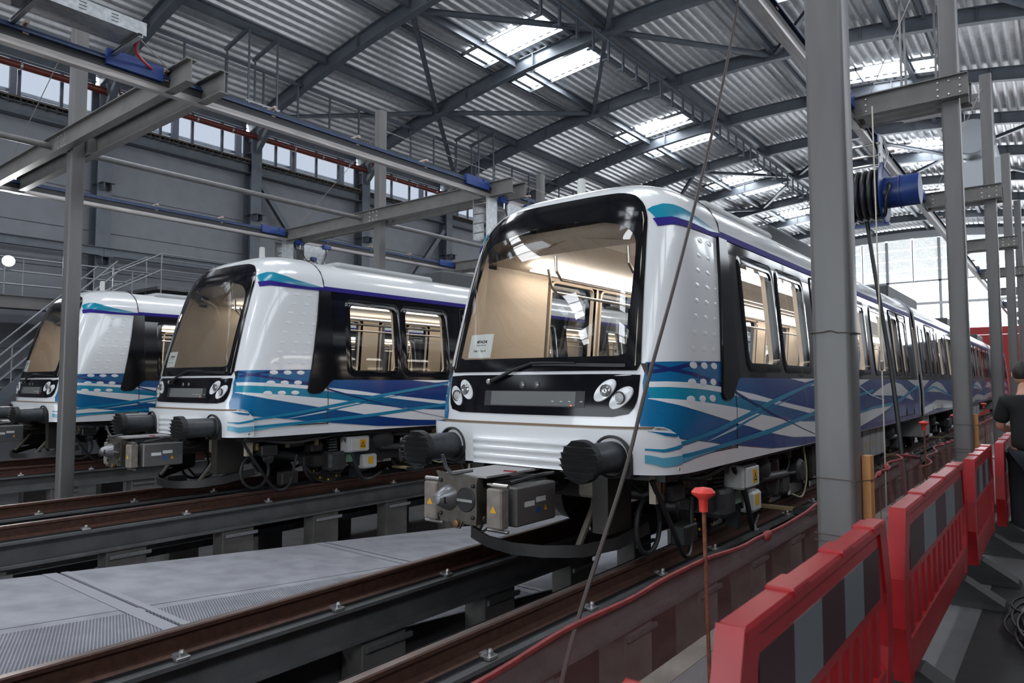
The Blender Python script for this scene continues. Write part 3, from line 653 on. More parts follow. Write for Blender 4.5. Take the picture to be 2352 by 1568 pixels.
# paper sign taped inside the windscreen
sign_y = lambda x, z: front_y(x, z)+.012
def sign(sx, root, lines):
    # sits just behind the glass, follows its rake
    x0, x1, z0, z1 = -.835, -.52, 1.80, 2.03
    b = B(); b.grid([[P(x0+(x1-x0)*i/6, sign_y(x0+(x1-x0)*i/6, z0+(z1-z0)*j/4), z0+(z1-z0)*j/4) for i in range(7)] for j in range(5)]); s = ob('paper_sign', b, PAPER, train)
    s['label'] = 'white paper sheet with maker name and car letter'
    return s
sg = sign(0, train, None)
def text(body, size, x, z, parent, bold=0):
    cu = bpy.data.curves.new('lettering', 'FONT'); cu.body = body; cu.size = size; cu.align_x = 'CENTER'; cu.offset = bold
    tmp = bpy.data.objects.new('lettering', cu); COL.objects.link(tmp); dg = bpy.context.evaluated_depsgraph_get()
    me = bpy.data.meshes.new_from_object(tmp.evaluated_get(dg)); bpy.data.objects.remove(tmp)
    for v in me.vertices:
        xx = x+v.co.x; z_ = z+v.co.y; v.co = V(P(xx, sign_y(xx, z_)-.0025, z_))-ORG[parent]
    me.materials.clear(); me.materials.append(INK); o = bpy.data.objects.new('lettering', me); COL.objects.link(o); o.parent = parent; ORG[o] = ORG[parent]; return o
text('HITACHI', .036, -.665, 1.945, sg, .0012); text('\u00a9 Hitachi Rail SpA', .018, -.67, 1.918, sg); text('Train 1   Car. A', .026, -.68, 1.86, sg, .0006)
# white bumper fairing with ribs
def bump_y(x, z):
    r = min(1, abs(x)/1.34); y = 4.945-.03*max(0, (z-.85))+DP*(1-(1-r**5)**(1/5))
    if abs(x) < .60 and z < 1.08:
        e = min(1, (.60-abs(x))/.03)*min(1, (1.08-z)/.02); y -= e*(.02+.028*abs(sin(pi*(z-.86)/.073)))
    return y
def bumper_pt(t, z):
    """t 0 centre .. 1 side end"""
    a = t*1.25
    return None
b = B(); rows = []
xs_ = [0, .1, .2, .3, .4, .5, .56, .58, .60, .62, .66, .7, .8, .9, 1.0, 1.08, 1.14, 1.19, 1.23, 1.26, 1.28, 1.3, 1.315, 1.325]
ZB = [.83+.0092*i for i in range(28)]+[1.09, 1.11, 1.13, 1.15, 1.165, 1.178, 1.183, 1.183]
for i, z in enumerate(ZB):
    zlow = z
    r = []
    for x in xs_: r.append((x, bump_y(x, z)-(.0 if i < len(ZB)-1 else -.05)))
    yend = 5.30 if z < 1.02 else 5.30-.17*(1-sqrt(max(0, 1-((z-1.02)/.165)**2)))
    side = [(1.336, y) for y in (5.0, 5.06, 5.12, 5.2, yend)]
    pts = [(x, y) for x, y in r if y < yend-.02]
    last = pts[-1]
    for k in range(1, 9):
        yy = last[1]+(yend-last[1])*k/8; bb = max(0, (4.945+DP-yy)/DP); xx = 1.34*max(0, 1-bb**5)**(1/5); pts.append((xx, yy))
    m = len(xs_)+8
    while len(pts) < m: pts.insert(len(pts)-8, pts[len(pts)-9])
    rows.append([P(-a, c, z) for a, c in reversed(pts[1:])]+[P(a, c, z) for a, c in pts])
b.grid(rows); bumper = ob('bumper', b, WHITE, train, smooth=40)
ob('bumper_gap', B().grid([[P(x, front_y(x, 1.2)-.004, z) for x in [-1.2+2.4*i/30 for i in range(31)]] for z in (1.185, 1.205)]), mat('gap_brown', (.2, .13, .08), .6), train)
for s_ in (-1, 1):
    ob('bumper_bolt', B().lathe([(.012, 0), (.012, .004), (.001, .005)], V(P(s_*1.335, 5.22, .875)), (s_, 0, 0), 10), STEEL, bumper)
for s_ in (-1, 1): ob('bumper_edge', B().tube([P(s_*(side_x(y, z)+.016), y, z) for y, z in ((5.14, 1.2), (5.19, 1.196), (5.235, 1.175), (5.265, 1.13), (5.29, 1.05), (5.305, .95), (5.31, .83))], .008, 6), mat('edge_grey', (.45, .45, .46), .4), bumper, smooth=50)
# buffers
for s_ in (-1, 1):
    x = s_*.875; c = V(P(x, 0, .965))
    bf = ob('buffer', B().lathe([(.125, 5.2), (.125, 4.52), (.118, 4.5)], c, (0, 1, 0), 28), BUFGREY, train, smooth=40)
    b = B(); b.lathe([(.155, 5.12), (.17, 4.99), (.175, 4.94), (.16, 4.93), (.14, 4.98)], c, (0, 1, 0), 28, False); b.box(TX+x-.17, TX+x+.17, 4.95, 5.1, .80, .965); ob('buffer_collar', b, BLACKM, bf, smooth=40)
    # serrated head: horizontal teeth
    b = B(); n = 7; R = .165
    for i in range(n):
        za, zb = -R+2*R*i/n, -R+2*R*(i+1)/n
        def wdt(z): return sqrt(max(.0004, R*R-z*z))
        zm = zb-.012
        ring = []
        for z, y in ((za, 4.475), (zm, 4.455), (zm+.006, 4.425), (zb, 4.475)):
            ring.append((z, y))
        for q in range(3):
            (z1, y1), (z2, y2) = ring[q], ring[q+1]; w1, w2 = wdt(z1), wdt(z2)
            b.add([(TX+x-w1, y1, .965+z1), (TX+x+w1, y1, .965+z1), (TX+x+w2, y2, .965+z2), (TX+x-w2, y2, .965+z2)], [(0, 1, 2, 3)])
            for sg_ in (-1, 1): b.add([(TX+x+sg_*w1, y1, .965+z1), (TX+x+sg_*w2, y2, .965+z2), (TX+x+sg_*w2, 4.54, .965+z2), (TX+x+sg_*w1, 4.54, .965+z1)], [(0, 1, 2, 3)])
    b.lathe([(.12, 4.56), (.165, 4.54), (.165, 4.475)], c, (0, 1, 0), 28, False); ob('buffer_head', b, RUBBER, bf)
# antenna stub
ob('antenna', B().lathe([(.05, 0), (.045, .34), (.035, .36)], V(P(-.30, 6.38, 3.42)), (0, 0, 1), 14), mat('antenna_white', (.6, .6, .58), .5), train, smooth=40)
# --- car bodies
def side_pt(y, z, off, sd):
    e = .004; p = V((side_x(y, z), y, z)); ty_ = V((side_x(y+e, z), y+e, z))-p; tz_ = V((side_x(y, z+e), y, z+e))-p; n = ty_.cross(tz_)
    n = n.normalized() if n.length > 1e-9 else V((1, 0, 0))
    p = p+n*off; return P(sd*p.x, p.y, p.z)
def strip(name, y0, y1, top, bot, mt, off, sd=1, n=None, parent=train, nv=4):
    """painted stripe on the body side: top and bottom are lists of (y, z)"""
    n = n or max(6, int((y1-y0)/.08)); ys2 = [y0+(y1-y0)*i/n for i in range(n+1)]
    if y0 < 5.95: ys2 = sorted(set([round(y, 5) for y in ys2]+[round(y0+(min(y1, 5.95)-y0)*(i/50)**1.6, 5) for i in range(51)]))
    off += .003; ty, tz = [p[0] for p in top], [p[1] for p in top]; by, bz = [p[0] for p in bot], [p[1] for p in bot]; rows = []
    for y in ys2:
        a, c = lerp(ty, tz, y), lerp(by, bz, y)
        rows.append([side_pt(y, c+(a-c)*j/nv, off, sd) for j in range(nv+1)])
    return ob(name, B().grid(rows), mt, parent, smooth=60, rev=(sd < 0))
def line(name, pts, w, mt, off, sd=1):
    ws = w if isinstance(w, list) else [w]*len(pts); ys_ = [p[0] for p in pts]
    return strip(name, pts[0][0], pts[-1][0], [(p[0], p[1]+q/2) for p, q in zip(pts, ws)], [(p[0], p[1]-q/2) for p, q in zip(pts, ws)], mt, off, sd)
Z0, ZB1, ZB2 = .82, 1.605, 2.965
W0, W1 = 1.70, 2.83
def win_side(y0, y1, sd, parent, z0=W0, z1=W1, r=.11, bw=.055):
    P3 = lambda y, z, o: P(sd*(hw(z)+o), y, z)
    O = rrect(y0-.04, y1+.04, z0-.04, z1+.04, .13); M_ = rrect(y0-.01, y1+.01, z0-.01, z1+.01, r); I = rrect(y0+bw, y1-bw, z0+bw, z1-bw, r*.75)
    b = B(); b.loft([[P3(y, z, .001) for y, z in O], [P3(y, z, .010) for y, z in M_], [P3(y, z, .010) for y, z in I], [P3(y, z, -.06) for y, z in I]], True, False)
    f = ob('side_window', b, BLACK, parent, smooth=40)
    c = ((y0+y1)/2, (z0+z1)/2); b = B(); b.add([P3(y, z, -.004) for y, z in I], [list(range(len(I)))]); ob('pane', b, GLASS, f)
    return f
def body(y0, y1, holes, first):
    """one car body: lower sides, window band with real openings, roof"""
    for sd in (-1, 1):
        ob('lower_side', B().grid([[P(sd*hw(z), y, z) for y in (y0, (y0+y1)/2, y1)] for z in (Z0, 1.35, ZB1)]), WHITE, train)
        b = B(); cuts = [y0]
        for a, c in holes: cuts += [a, c]
        cuts.append(y1)
        q = lambda ya, yb, za, zb: b.add([P(sd*hw(za), ya, za), P(sd*hw(za), yb, za), P(sd*hw(zb), yb, zb), P(sd*hw(zb), ya, zb)], [(0, 1, 2, 3)])
        q(y0, y1, ZB1, W0); q(y0, y1, W1, ZB2)
        for i in range(0, len(cuts), 2): q(cuts[i], cuts[i+1], W0, W1)
        ob('window_band', b, BLACK, train)
        for a, c in holes: win_side(a, c, sd, train)
        # lining
        b = B(); T = .10
        q2 = lambda ya, yb, za, zb: b.add([P(sd*(hw(za)-T), ya, za), P(sd*(hw(za)-T), yb, za), P(sd*(hw(zb)-T), yb, zb), P(sd*(hw(zb)-T), ya, zb)], [(0, 1, 2, 3)])
        q2(y0-(.9 if first else 0), y1, 1.05, W0+.03); q2(y0-(.6 if first else 0), y1, W1-.03, 2.9)
        cc = [y0-(.75 if first else 0)]+cuts[1:]
        for i in range(0, len(cc), 2): q2(cc[i]+(.03 if i else 0), cc[i+1]-(.03 if i+2 < len(cc) else 0), W0+.03, W1-.03)
        for a, c in holes:
            ob('window_reveal', B().loft([[P(sd*(hw(z)-T), y, z) for y, z in rrect(a+.03, c-.03, W0+.03, W1-.03, .08)], [P(sd*(hw(z)-T-.012), y, z) for y, z in rrect(a+.05, c-.05, W0+.05, W1-.05, .08)], [P(sd*(hw(z)-.02), y, z) for y, z in rrect(a+.05, c-.05, W0+.05, W1-.05, .08)]], True, False), BEIGE, train, smooth=40)
        ob('inner_lining', b, BEIGE, train)
        ob('grab_rail', B().tube([P(sd*.62, y0-.3, 2.80), P(sd*.62, y0-.25, 2.62), P(sd*.62, y0-.15, 2.55), P(sd*.62, y1-.4, 2.55)], .017, 8), STEEL, train, smooth=40)
        ob('light_strip', B().box(TX+sd*.80-.07, TX+sd*.80+.07, y0-(.3 if first else 0), y1-.3, 2.80, 2.82), STRIP, train)
        for i in range(3):
            yy = y0+.45+1.8*i; ob('seat', B().bbox(TX+min(sd*.75, sd*1.18), TX+max(sd*.75, sd*1.18), yy, yy+1.2, 1.35, 1.47, .02).bbox(TX+min(sd*1.08, sd*1.18), TX+max(sd*1.08, sd*1.18), yy, yy+1.2, 1.47, 1.70, .02), mat('seat_grey', (.10, .11, .13), .5), train)
    ob('inner_ceiling', B().grid([[P(x, y, z) for y in (y0-(.75 if first else 0), y1)] for x, z in ((-1.1, 2.84), (-.72, 2.90), (0, 2.99), (.72, 2.90), (1.1, 2.84))]), BEIGED, train)
    ob('inner_floor', B().box(TX-1.2, TX+1.2, y0-(.9 if first else 0), y1, 1.0, 1.05), UNDERG, train)
    zr = [ZB2, 3.0, 3.05, 3.1, 3.15, 3.2, 3.25, 3.3, 3.34, 3.38, 3.41, 3.435, 3.45]
    prof = [(hw(z)*.995, z-.01) for z in zr]; prof = [(hw(ZB2), ZB2)]+prof[1:]; prof += [(x, 3.44+.045*(1-(x/.62)**2)) for x in (.45, .25, 0)]
    full = prof+[(-a, c) for a, c in reversed(prof[:-1])]
    ob('roof', B().grid([[P(a, y, c) for y in (y0, y1)] for a, c in full]), WHITE, train, smooth=45)
H1 = [(6.92, 7.98), (8.09, 9.15), (9.62, 10.28), (10.38, 11.04), (11.5, 12.6), (12.98, 14.28), (14.82, 15.50), (15.70, 16.38)]
body(6.5, 17.2, H1, True)
def mid_holes(y0): return [(y0+.35, y0+1.0), (y0+1.5, y0+2.15), (y0+2.25, y0+2.9), (y0+3.3, y0+4.5), (y0+5.0, y0+6.2), (y0+6.6, y0+7.25), (y0+7.35, y0+8.0), (y0+8.5, y0+9.2)]
body(17.7, 27.3, mid_holes(17.7), False); body(27.8, 37.4, mid_holes(27.8), False); body(37.9, 48.5, mid_holes(37.9)+[(47.4, 48.2)], False)
# seam and gangways
ob('nose_seam', B().tube([P(hw(z)+.002, JY, z) for z in (Z0+.13, 1.35, 2.0, 2.9, 3.1, 3.25, 3.35, 3.43, 3.48)], .011, 6), BLACKM, train)
ob('nose_seam', B().tube([P(-hw(z)-.002, JY, z) for z in (Z0+.13, 1.35, 2.0, 2.9, 3.1, 3.25, 3.35, 3.43, 3.48)], .007, 6), BLACKM, train)
ob('hatch_seam', B().tube([P(side_x(y, .962)+.003, y, .962) for y in (5.3, 5.4, 5.6, 5.9, 6.2, 6.5)], .008, 6), BLACKM, train)
for y in (17.2, 27.3, 37.4):
    gw = []
    for t in range(9):
        yy = y+.5*t/8; d = .06+(.03 if t % 2 else 0); gw.append([P(x, yy, z) for x, z in [(hw(z)-d, z) for z in (.85, 1.35, 2.0, 2.9, 3.1, 3.25, 3.38)]+[(0, 3.44-d)]+[(-(hw(z)-d), z) for z in (3.38, 3.25, 3.1, 2.9, 2.0, 1.35, .85)]])
    ob('gangway_bellows', B().loft(gw, False, False), mat('bellows_grey', (.22, .225, .235), .55), train)
    for yy in (y-.02, y+.48): ob('gangway_frame', B().tube([P(sd*(hw(z)+.004), yy+.02, z) for sd in (1,) for z in (.85, 1.35, 2.0, 2.9, 3.1, 3.25, 3.38)]+[P(0, yy+.02, 3.48)]+[P(-(hw(z)+.004), yy+.02, z) for z in (3.38, 3.25, 3.1, 2.9, 2.0, 1.35, .85)], .02, 6), mat('gangway_light', (.45, .46, .48), .4), train, smooth=40)
# door leaves: raised frames with a handle-less split
for a, c in ((9.5, 10.33), (10.33, 11.16), (14.7, 15.6), (15.6, 16.5), (19.1, 20.65), (24.2, 25.75), (29.2, 30.75), (34.3, 35.85), (39.3, 40.85), (44.4, 45.95)):
    for sd in (-1, 1):
        O = rrect(a+.01, c-.01, .90, 2.93, .04, 3); I = rrect(a+.025, c-.025, .915, 2.915, .035, 3)
        ob('door_leaf', B().loft([[P(sd*(hw(z)+.002), y, z) for y, z in O], [P(sd*(hw(z)+.014), y, z) for y, z in O], [P(sd*(hw(z)+.014), y, z) for y, z in I], [P(sd*(hw(z)+.002), y, z) for y, z in I]], True, False), BLACKM, train)
ob('end_shell', B(), WHITE, train) if False else None
# rear cab: same shell turned round
for src in (shell, frit, mask):
    o = src.copy(); COL.objects.link(o); o.rotation_euler = (0, 0, pi); o.location = (0, 45.0, 0)
# --- livery
WT1 = [(5.15, 1.568), (5.27, 1.57), (5.54, 1.561), (5.82, 1.544), (6.15, 1.521), (6.47, 1.492), (7.01, 1.443), (7.47, 1.388), (8.26, 1.31), (9.17, 1.223), (10.2, 1.14)]
WB1 = [(5.15, 1.523), (5.26, 1.525), (5.53, 1.513), (5.81, 1.498), (6.13, 1.473), (6.53, 1.432), (6.83, 1.4), (7.39, 1.352), (8.08, 1.277), (8.87, 1.193), (10.2, 1.09)]
WT2 = [(5.13, 1.436), (5.25, 1.43), (5.5, 1.412), (5.78, 1.39), (6.5, 1.327), (6.82, 1.29), (7.15, 1.24), (8.0, 1.145), (8.62, 1.101), (9.25, 1.074), (10.4, 1.09), (11.6, 1.13), (12.6, 1.14), (14.2, 1.14)]
WB2 = [(5.13, 1.432), (5.24, 1.397), (5.49, 1.344), (5.77, 1.299), (6.33, 1.208), (6.47, 1.179), (6.81, 1.135), (7.17, 1.073), (7.72, 1.001), (8.23, .943), (9.23, .89), (10.4, .88), (11.7, .90), (13.2, 1.02), (14.2, 1.13)]
BB = [(5.16, 1.21), (5.2, 1.205), (5.25, 1.124), (5.4, 1.098), (5.62, 1.076), (5.93, 1.039), (6.18, 1.005), (6.51, .972), (6.96, .926), (7.49, .873), (8.05, .847), (8.6, .83), (17.2, .83)]
for sd in (1, -1):
    # base blue: corner piece that sweeps under the lamp panel, then the long field
    strip('livery_base', 5.09, 5.2, [(5.09, 1.29), (5.12, 1.41), (5.14, 1.56), (5.16, 1.64), (5.18, 1.73), (5.2, 1.73)], [(5.09, 1.21), (5.2, 1.205)], BLUE1, .003, sd, n=22, nv=10)
    strip('livery_base', 5.2, JY, [(5.2, 1.73), (5.38, 1.736), (6.2, 1.754), (6.5, 1.757)], BB, BLUE1, .003, sd, nv=8)
    strip('livery_base', JY, 17.2, [(JY, ZB1), (17.2, ZB1)], BB, BLUE1, .003, sd, nv=4)
    strip('livery_teal_band', 5.15, 9.6, WB1, WT2, TEAL, .0045, sd)
    strip('livery_white_stripe', 5.16, 9.6, WT1, WB1, WHITE, .006, sd)
    strip('livery_white_wedge', 5.14, 14.2, WT2, WB2, WHITE, .006, sd, nv=3)
    strip('livery_navy_band', 5.19, 6.2, [(5.19, 1.725), (5.3, 1.685), (5.84, 1.613), (6.2, 1.563)], [(5.19, 1.70), (5.3, 1.655), (5.84, 1.578), (6.2, 1.52)], NAVY, .0045, sd)
    strip('livery_navy_band', 5.19, 6.15, [(5.19, 1.665), (5.49, 1.722), (6.15, 1.752)], [(5.19, 1.635), (5.49, 1.69), (6.15, 1.74)], NAVY, .0048, sd)
    line('livery_line', [(5.28, 1.06), (5.6, 1.097), (5.98, 1.133), (6.47, 1.201), (6.98, 1.27), (7.46, 1.346), (8.11, 1.428), (9.28, 1.57)], [.03, .036, .04, .046, .05, .05, .045, .03], TEALL, .009, sd)
    line('livery_line', [(5.8, 1.056), (6.47, 1.138)], [.004, .028], PALE, .0085, sd); line('livery_line', [(6.47, 1.138), (6.78, 1.192), (7.15, 1.24), (7.71, 1.329), (8.28, 1.392)], [.028, .022, .016, .012, .006], TEALL, .0085, sd)
    line('livery_line', [(5.3, .963), (5.56, .975), (6.18, .996), (6.46, 1.007), (7.4, 1.055), (8.14, 1.112), (9.21, 1.189), (11, 1.33), (12.6, 1.43)], [.03, .034, .04, .044, .05, .05, .05, .045, .04], TEALL, .0095, sd)
    line('livery_line', [(5.3, .935), (5.56, .955), (5.97, .966)], [.055, .025, .004], TEALP, .0092, sd)
    line('livery_thin_line', [(6.47, 1.483), (6.56, 1.45), (7.15, 1.314), (7.57, 1.22), (8.07, 1.126), (8.62, 1.016), (9.23, .906)], [.03, .026, .02, .016, .01, .008, .006], NAVY, .010, sd)
    strip('livery_white_tip', 8.25, 9.29, [(8.25, 1.604), (9.29, 1.604)], [(8.25, 1.601), (8.81, 1.558), (9.29, 1.601)], WHITE, .006, sd)
    strip('livery_white_tip', 9.0, 9.9, [(9.0, 1.53), (9.9, 1.604)], [(9.0, 1.515), (9.9, 1.55)], WHITE, .006, sd)
    line('livery_line', [(11.4, 1.10), (12.6, 1.155), (14.2, 1.17), (15.4, 1.28), (16.5, 1.43), (17.2, 1.47)], [.03, .05, .06, .06, .05, .05], TEALL, .0095, sd)
    line('livery_line', [(11.4, .86), (13.0, .99), (14.6, 1.18)], [.05, .05, .03], NAVY, .0098, sd); line('livery_line', [(11.3, 1.56), (12.3, 1.36), (13.4, 1.25)], [.03, .03, .02], PALE, .0096, sd)
    strip('livery_white_tip', 11.2, 12.4, [(11.2, 1.604), (12.4, 1.604)], [(11.2, 1.45), (12.4, 1.602)], WHITE, .006, sd)
    # eye shapes either side of the gangways
    for y0, m_ in ((12.38, 1), (18.0, 1), (23.2, 1), (28.2, 1), (33.2, 1), (38.3, 1), (43.5, 1)):
        E1 = [(0, 1.353), (.69, 1.446), (1.3, 1.523), (2.03, 1.573), (2.76, 1.519), (3.39, 1.386), (4.0, 1.195)]; E2 = [(0, 1.35), (1.2, 1.33), (2.5, 1.306), (4.0, 1.19)]
        strip('livery_white_eye', y0, y0+4.0, [(y0+a, c) for a, c in E1], [(y0+a, c) for a, c in E2], WHITE, .006, sd)
    for y in (17.7, 27.8, 37.9):
        strip('livery_base', y, y+(9.6 if y < 37 else 10.6), [(y, ZB1), (y+11, ZB1)], [(y, .83), (y+11, .83)], BLUE1, .003, sd)
        strip('livery_white_wedge', y, y+9.6, [(y, 1.0), (y+2, 1.13), (y+5, 1.04), (y+8, 1.14), (y+9.6, 1.02)], [(y, .85), (y+2, .93), (y+5, .86), (y+8, .95), (y+9.6, .85)], WHITE, .006, sd)
        line('livery_line', [(y, 1.32), (y+1.6, 1.45), (y+3.2, 1.33), (y+5.2, 1.12), (y+7.5, 1.30), (y+9.6, 1.46)], .05, TEALL, .009, sd)
    strip('livery_white_tip', 15.9, 17.2, [(15.9, 1.604), (17.2, 1.604)], [(15.9, 1.603), (17.2, 1.42)], WHITE, .006, sd); strip('livery_white_tip', 17.7, 18.8, [(17.7, 1.604), (18.8, 1.604)], [(17.7, 1.42), (18.8, 1.603)], WHITE, .006, sd)
    # roof edge stripe
    strip('roof_stripe_teal', 5.545, JY, [(5.545, 3.09), (5.58, 3.12), (5.65, 3.15), (5.72, 3.148), (5.81, 3.121), (5.99, 3.071), (6.26, 3.032), (JY, 3.0)], [(5.545, 3.0), (5.75, 3.005), (5.95, 2.986), (6.25, 2.975), (JY, 2.97)], TEAL, .003, sd, n=40, nv=6)
    strip('roof_stripe_indigo', 5.53, JY, [(5.53, 3.0), (5.65, 3.02), (5.75, 3.005), (5.95, 2.99), (6.25, 2.98), (JY, 3.002)], [(5.53, 2.925), (5.63, 2.947), (5.74, 2.942), (5.95, 2.939), (JY, 2.945)], INDIGO, .005, sd, n=40, nv=4)
    strip('roof_stripe_indigo', JY, 17.2, [(JY, 3.02), (17.2, 3.03)], [(JY, 2.955), (17.2, 2.955)], INDIGO, .006, sd, nv=3)
    for y in (17.7, 27.8, 37.9): strip('roof_stripe_indigo', y, y+(9.6 if y < 37 else 10.6), [(y, 3.03), (y+11, 3.03)], [(y, 2.955), (y+11, 2.955)], INDIGO, .006, sd, nv=3)
    # bumper stripes follow the fairing
    def bstripe(y0, y1, top, bot, mt):
        rows = []
        for i in range(21):
            y = y0+(y1-y0)*i/20; fx = lambda q: 1.34*max(0, 1-max(0, (4.945+DP-q)/DP)**5)**(1/5)
            xx = fx(y); nx, ny = .004, -(fx(y+.004)-xx); L_ = sqrt(nx*nx+ny*ny); xx += .012*nx/L_; y += .012*ny/L_
            a, c = lerp([p[0] for p in top], [p[1] for p in top], y), lerp([p[0] for p in bot], [p[1] for p in bot], y); rows.append([P(sd*xx, y, c), P(sd*xx, y, (a+c)/2), P(sd*xx, y, a)])
        ob('bumper_stripe', B().grid(rows), mt, bumper, smooth=60)
    bstripe(5.03, 5.29, [(5.03, 1.04), (5.11, 1.035), (5.29, 1.07)], [(5.03, 1.025), (5.11, 1.01), (5.29, 1.04)], TEALL)
    bstripe(5.03, 5.29, [(5.03, .99), (5.1, .967), (5.29, .98)], [(5.03, .925), (5.11, .894), (5.29, .91)], TEALP)
    bstripe(5.04, 5.235, [(5.04, 1.176), (5.12, 1.165), (5.235, 1.15)], [(5.04, 1.172), (5.12, 1.14), (5.235, 1.125)], BLUE1)
# black corner panel that overlaps the nose beside the first window
for sd in (1, -1):
    T_ = [(6.42, 2.955), (6.5, 2.955), (6.6, 2.955)]
    edge = [(6.415, 2.955), (6.36, 2.5), (6.29, 2.1), (6.22, 1.75), (6.16, 1.53), (6.14, 1.46), (6.17, 1.415), (6.23, 1.40), (6.34, 1.405), (6.40, 1.43), (6.56, 1.58), (6.62, 1.61), (6.62, 2.955)]
    b = B(); c = (6.42, 2.0)
    def pt(y, z, o): return P(sd*(hw(z)+o), y, z)
    rings = [[pt(y, z, .002) for y, z in edge], [pt(y, z, .020) for y, z in edge], [pt(c[0]+(y-c[0])*.965, c[1]+(z-c[1])*.993, .028) for y, z in edge]]
    b.loft(rings, True, False); n0 = len(b.v)-len(edge); b.f.append(list(range(n0, n0+len(edge)))); ob('corner_panel', b, BLACKP, train, smooth=25)
# dots: raised white discs in three columns
dm = None
for r in range(11):
    z = 1.422+.143*r
    for cidx in range(3):
        yy = 5.50+.217*cidx+.052*r*(1 if r < 3 else 1)-(.0 if r < 3 else .0)
        if yy > 6.5-.1: continue
        for sd in (1, -1):
            b = B(); R = .048 if r < 3 else .038
            x = side_x(yy, z); b.v = []
            ring = lambda rad, o: [P(sd*(side_x(yy+rad*1.35*cos(2*pi*i/18), z+rad*.62*sin(2*pi*i/18))+o), yy+rad*1.35*cos(2*pi*i/18), z+rad*.62*sin(2*pi*i/18)) for i in range(18)]
            b.loft([ring(R, .0), ring(R, .0115 if r < 3 else .0005), ring(R*.6, .0125 if r < 3 else .002), ring(.001, .013 if r < 3 else .0024)], True, False); ob('dot', b, WHITE, train, smooth=30, rev=(sd < 0))
# dashboard, cab partition
ob('dashboard', B().box(TX-1.1, TX+1.1, 5.16, 5.75, 1.02, 1.72), BLACKM, train)
ob('dash_tray', B().box(TX-.35, TX+.45, 5.3, 5.5, 1.74, 1.77), mat('dash_beige', (.42, .34, .26), .5), train)
for sd in (-1, 1):
    ob('cab_pillar', B().grid([[P(sd*x, y, z) for x, y in ((hw(z)-.1, 5.75), (hw(z)-.13, yf(z)+.35), (hw(z)-.30, yf(z)+.12))] for z in (1.05, 1.7, 2.1, 2.55, 2.9)]), BEIGE, train, smooth=60)
ob('cab_ceiling', B().grid([[P(x, y, z) for x in (-1.0, -.6, 0, .6, 1.0)] for y, z in ((5.95, 2.9), (5.75, 2.98), (5.62, 3.06))]), BEIGED, train, smooth=60)
for x in (-.35, .5): ob('ceiling_rail', B().tube([P(x, 5.95, 2.88), P(x, 5.96, 2.72), P(x, 6.05, 2.64), P(x, 16, 2.64)], .016, 8), STEEL, train, smooth=40)
# roof equipment
def roofbox(y0, y1, x0, x1, z1, mt, nm='roof_unit'): return ob(nm, B().bbox(TX+x0, TX+x1, y0, y1, 3.40, z1, .04), mt, train)
RB = mat('roof_unit_grey', (.30, .31, .32), .5); roofbox(7.0, 9.2, -.7, .85, 3.50, mat('roof_rack', (.42, .43, .43), .45)); roofbox(9.6, 12.2, -.8, .7, 3.72, mat('roof_unit_dark', (.05, .055, .06), .5)); roofbox(13.2, 13.9, -.6, .7, 3.52, RB); roofbox(14.8, 15.6, -.6, .7, 3.52, RB)
roofbox(18.3, 22.5, -.9, .6, 3.85, MATS['roof_unit_dark']); roofbox(24, 26, -.8, .6, 3.6, RB); roofbox(29, 33, -.9, .6, 3.85, MATS['roof_unit_dark']); roofbox(40, 43, -.9, .6, 3.85, MATS['roof_unit_dark'])
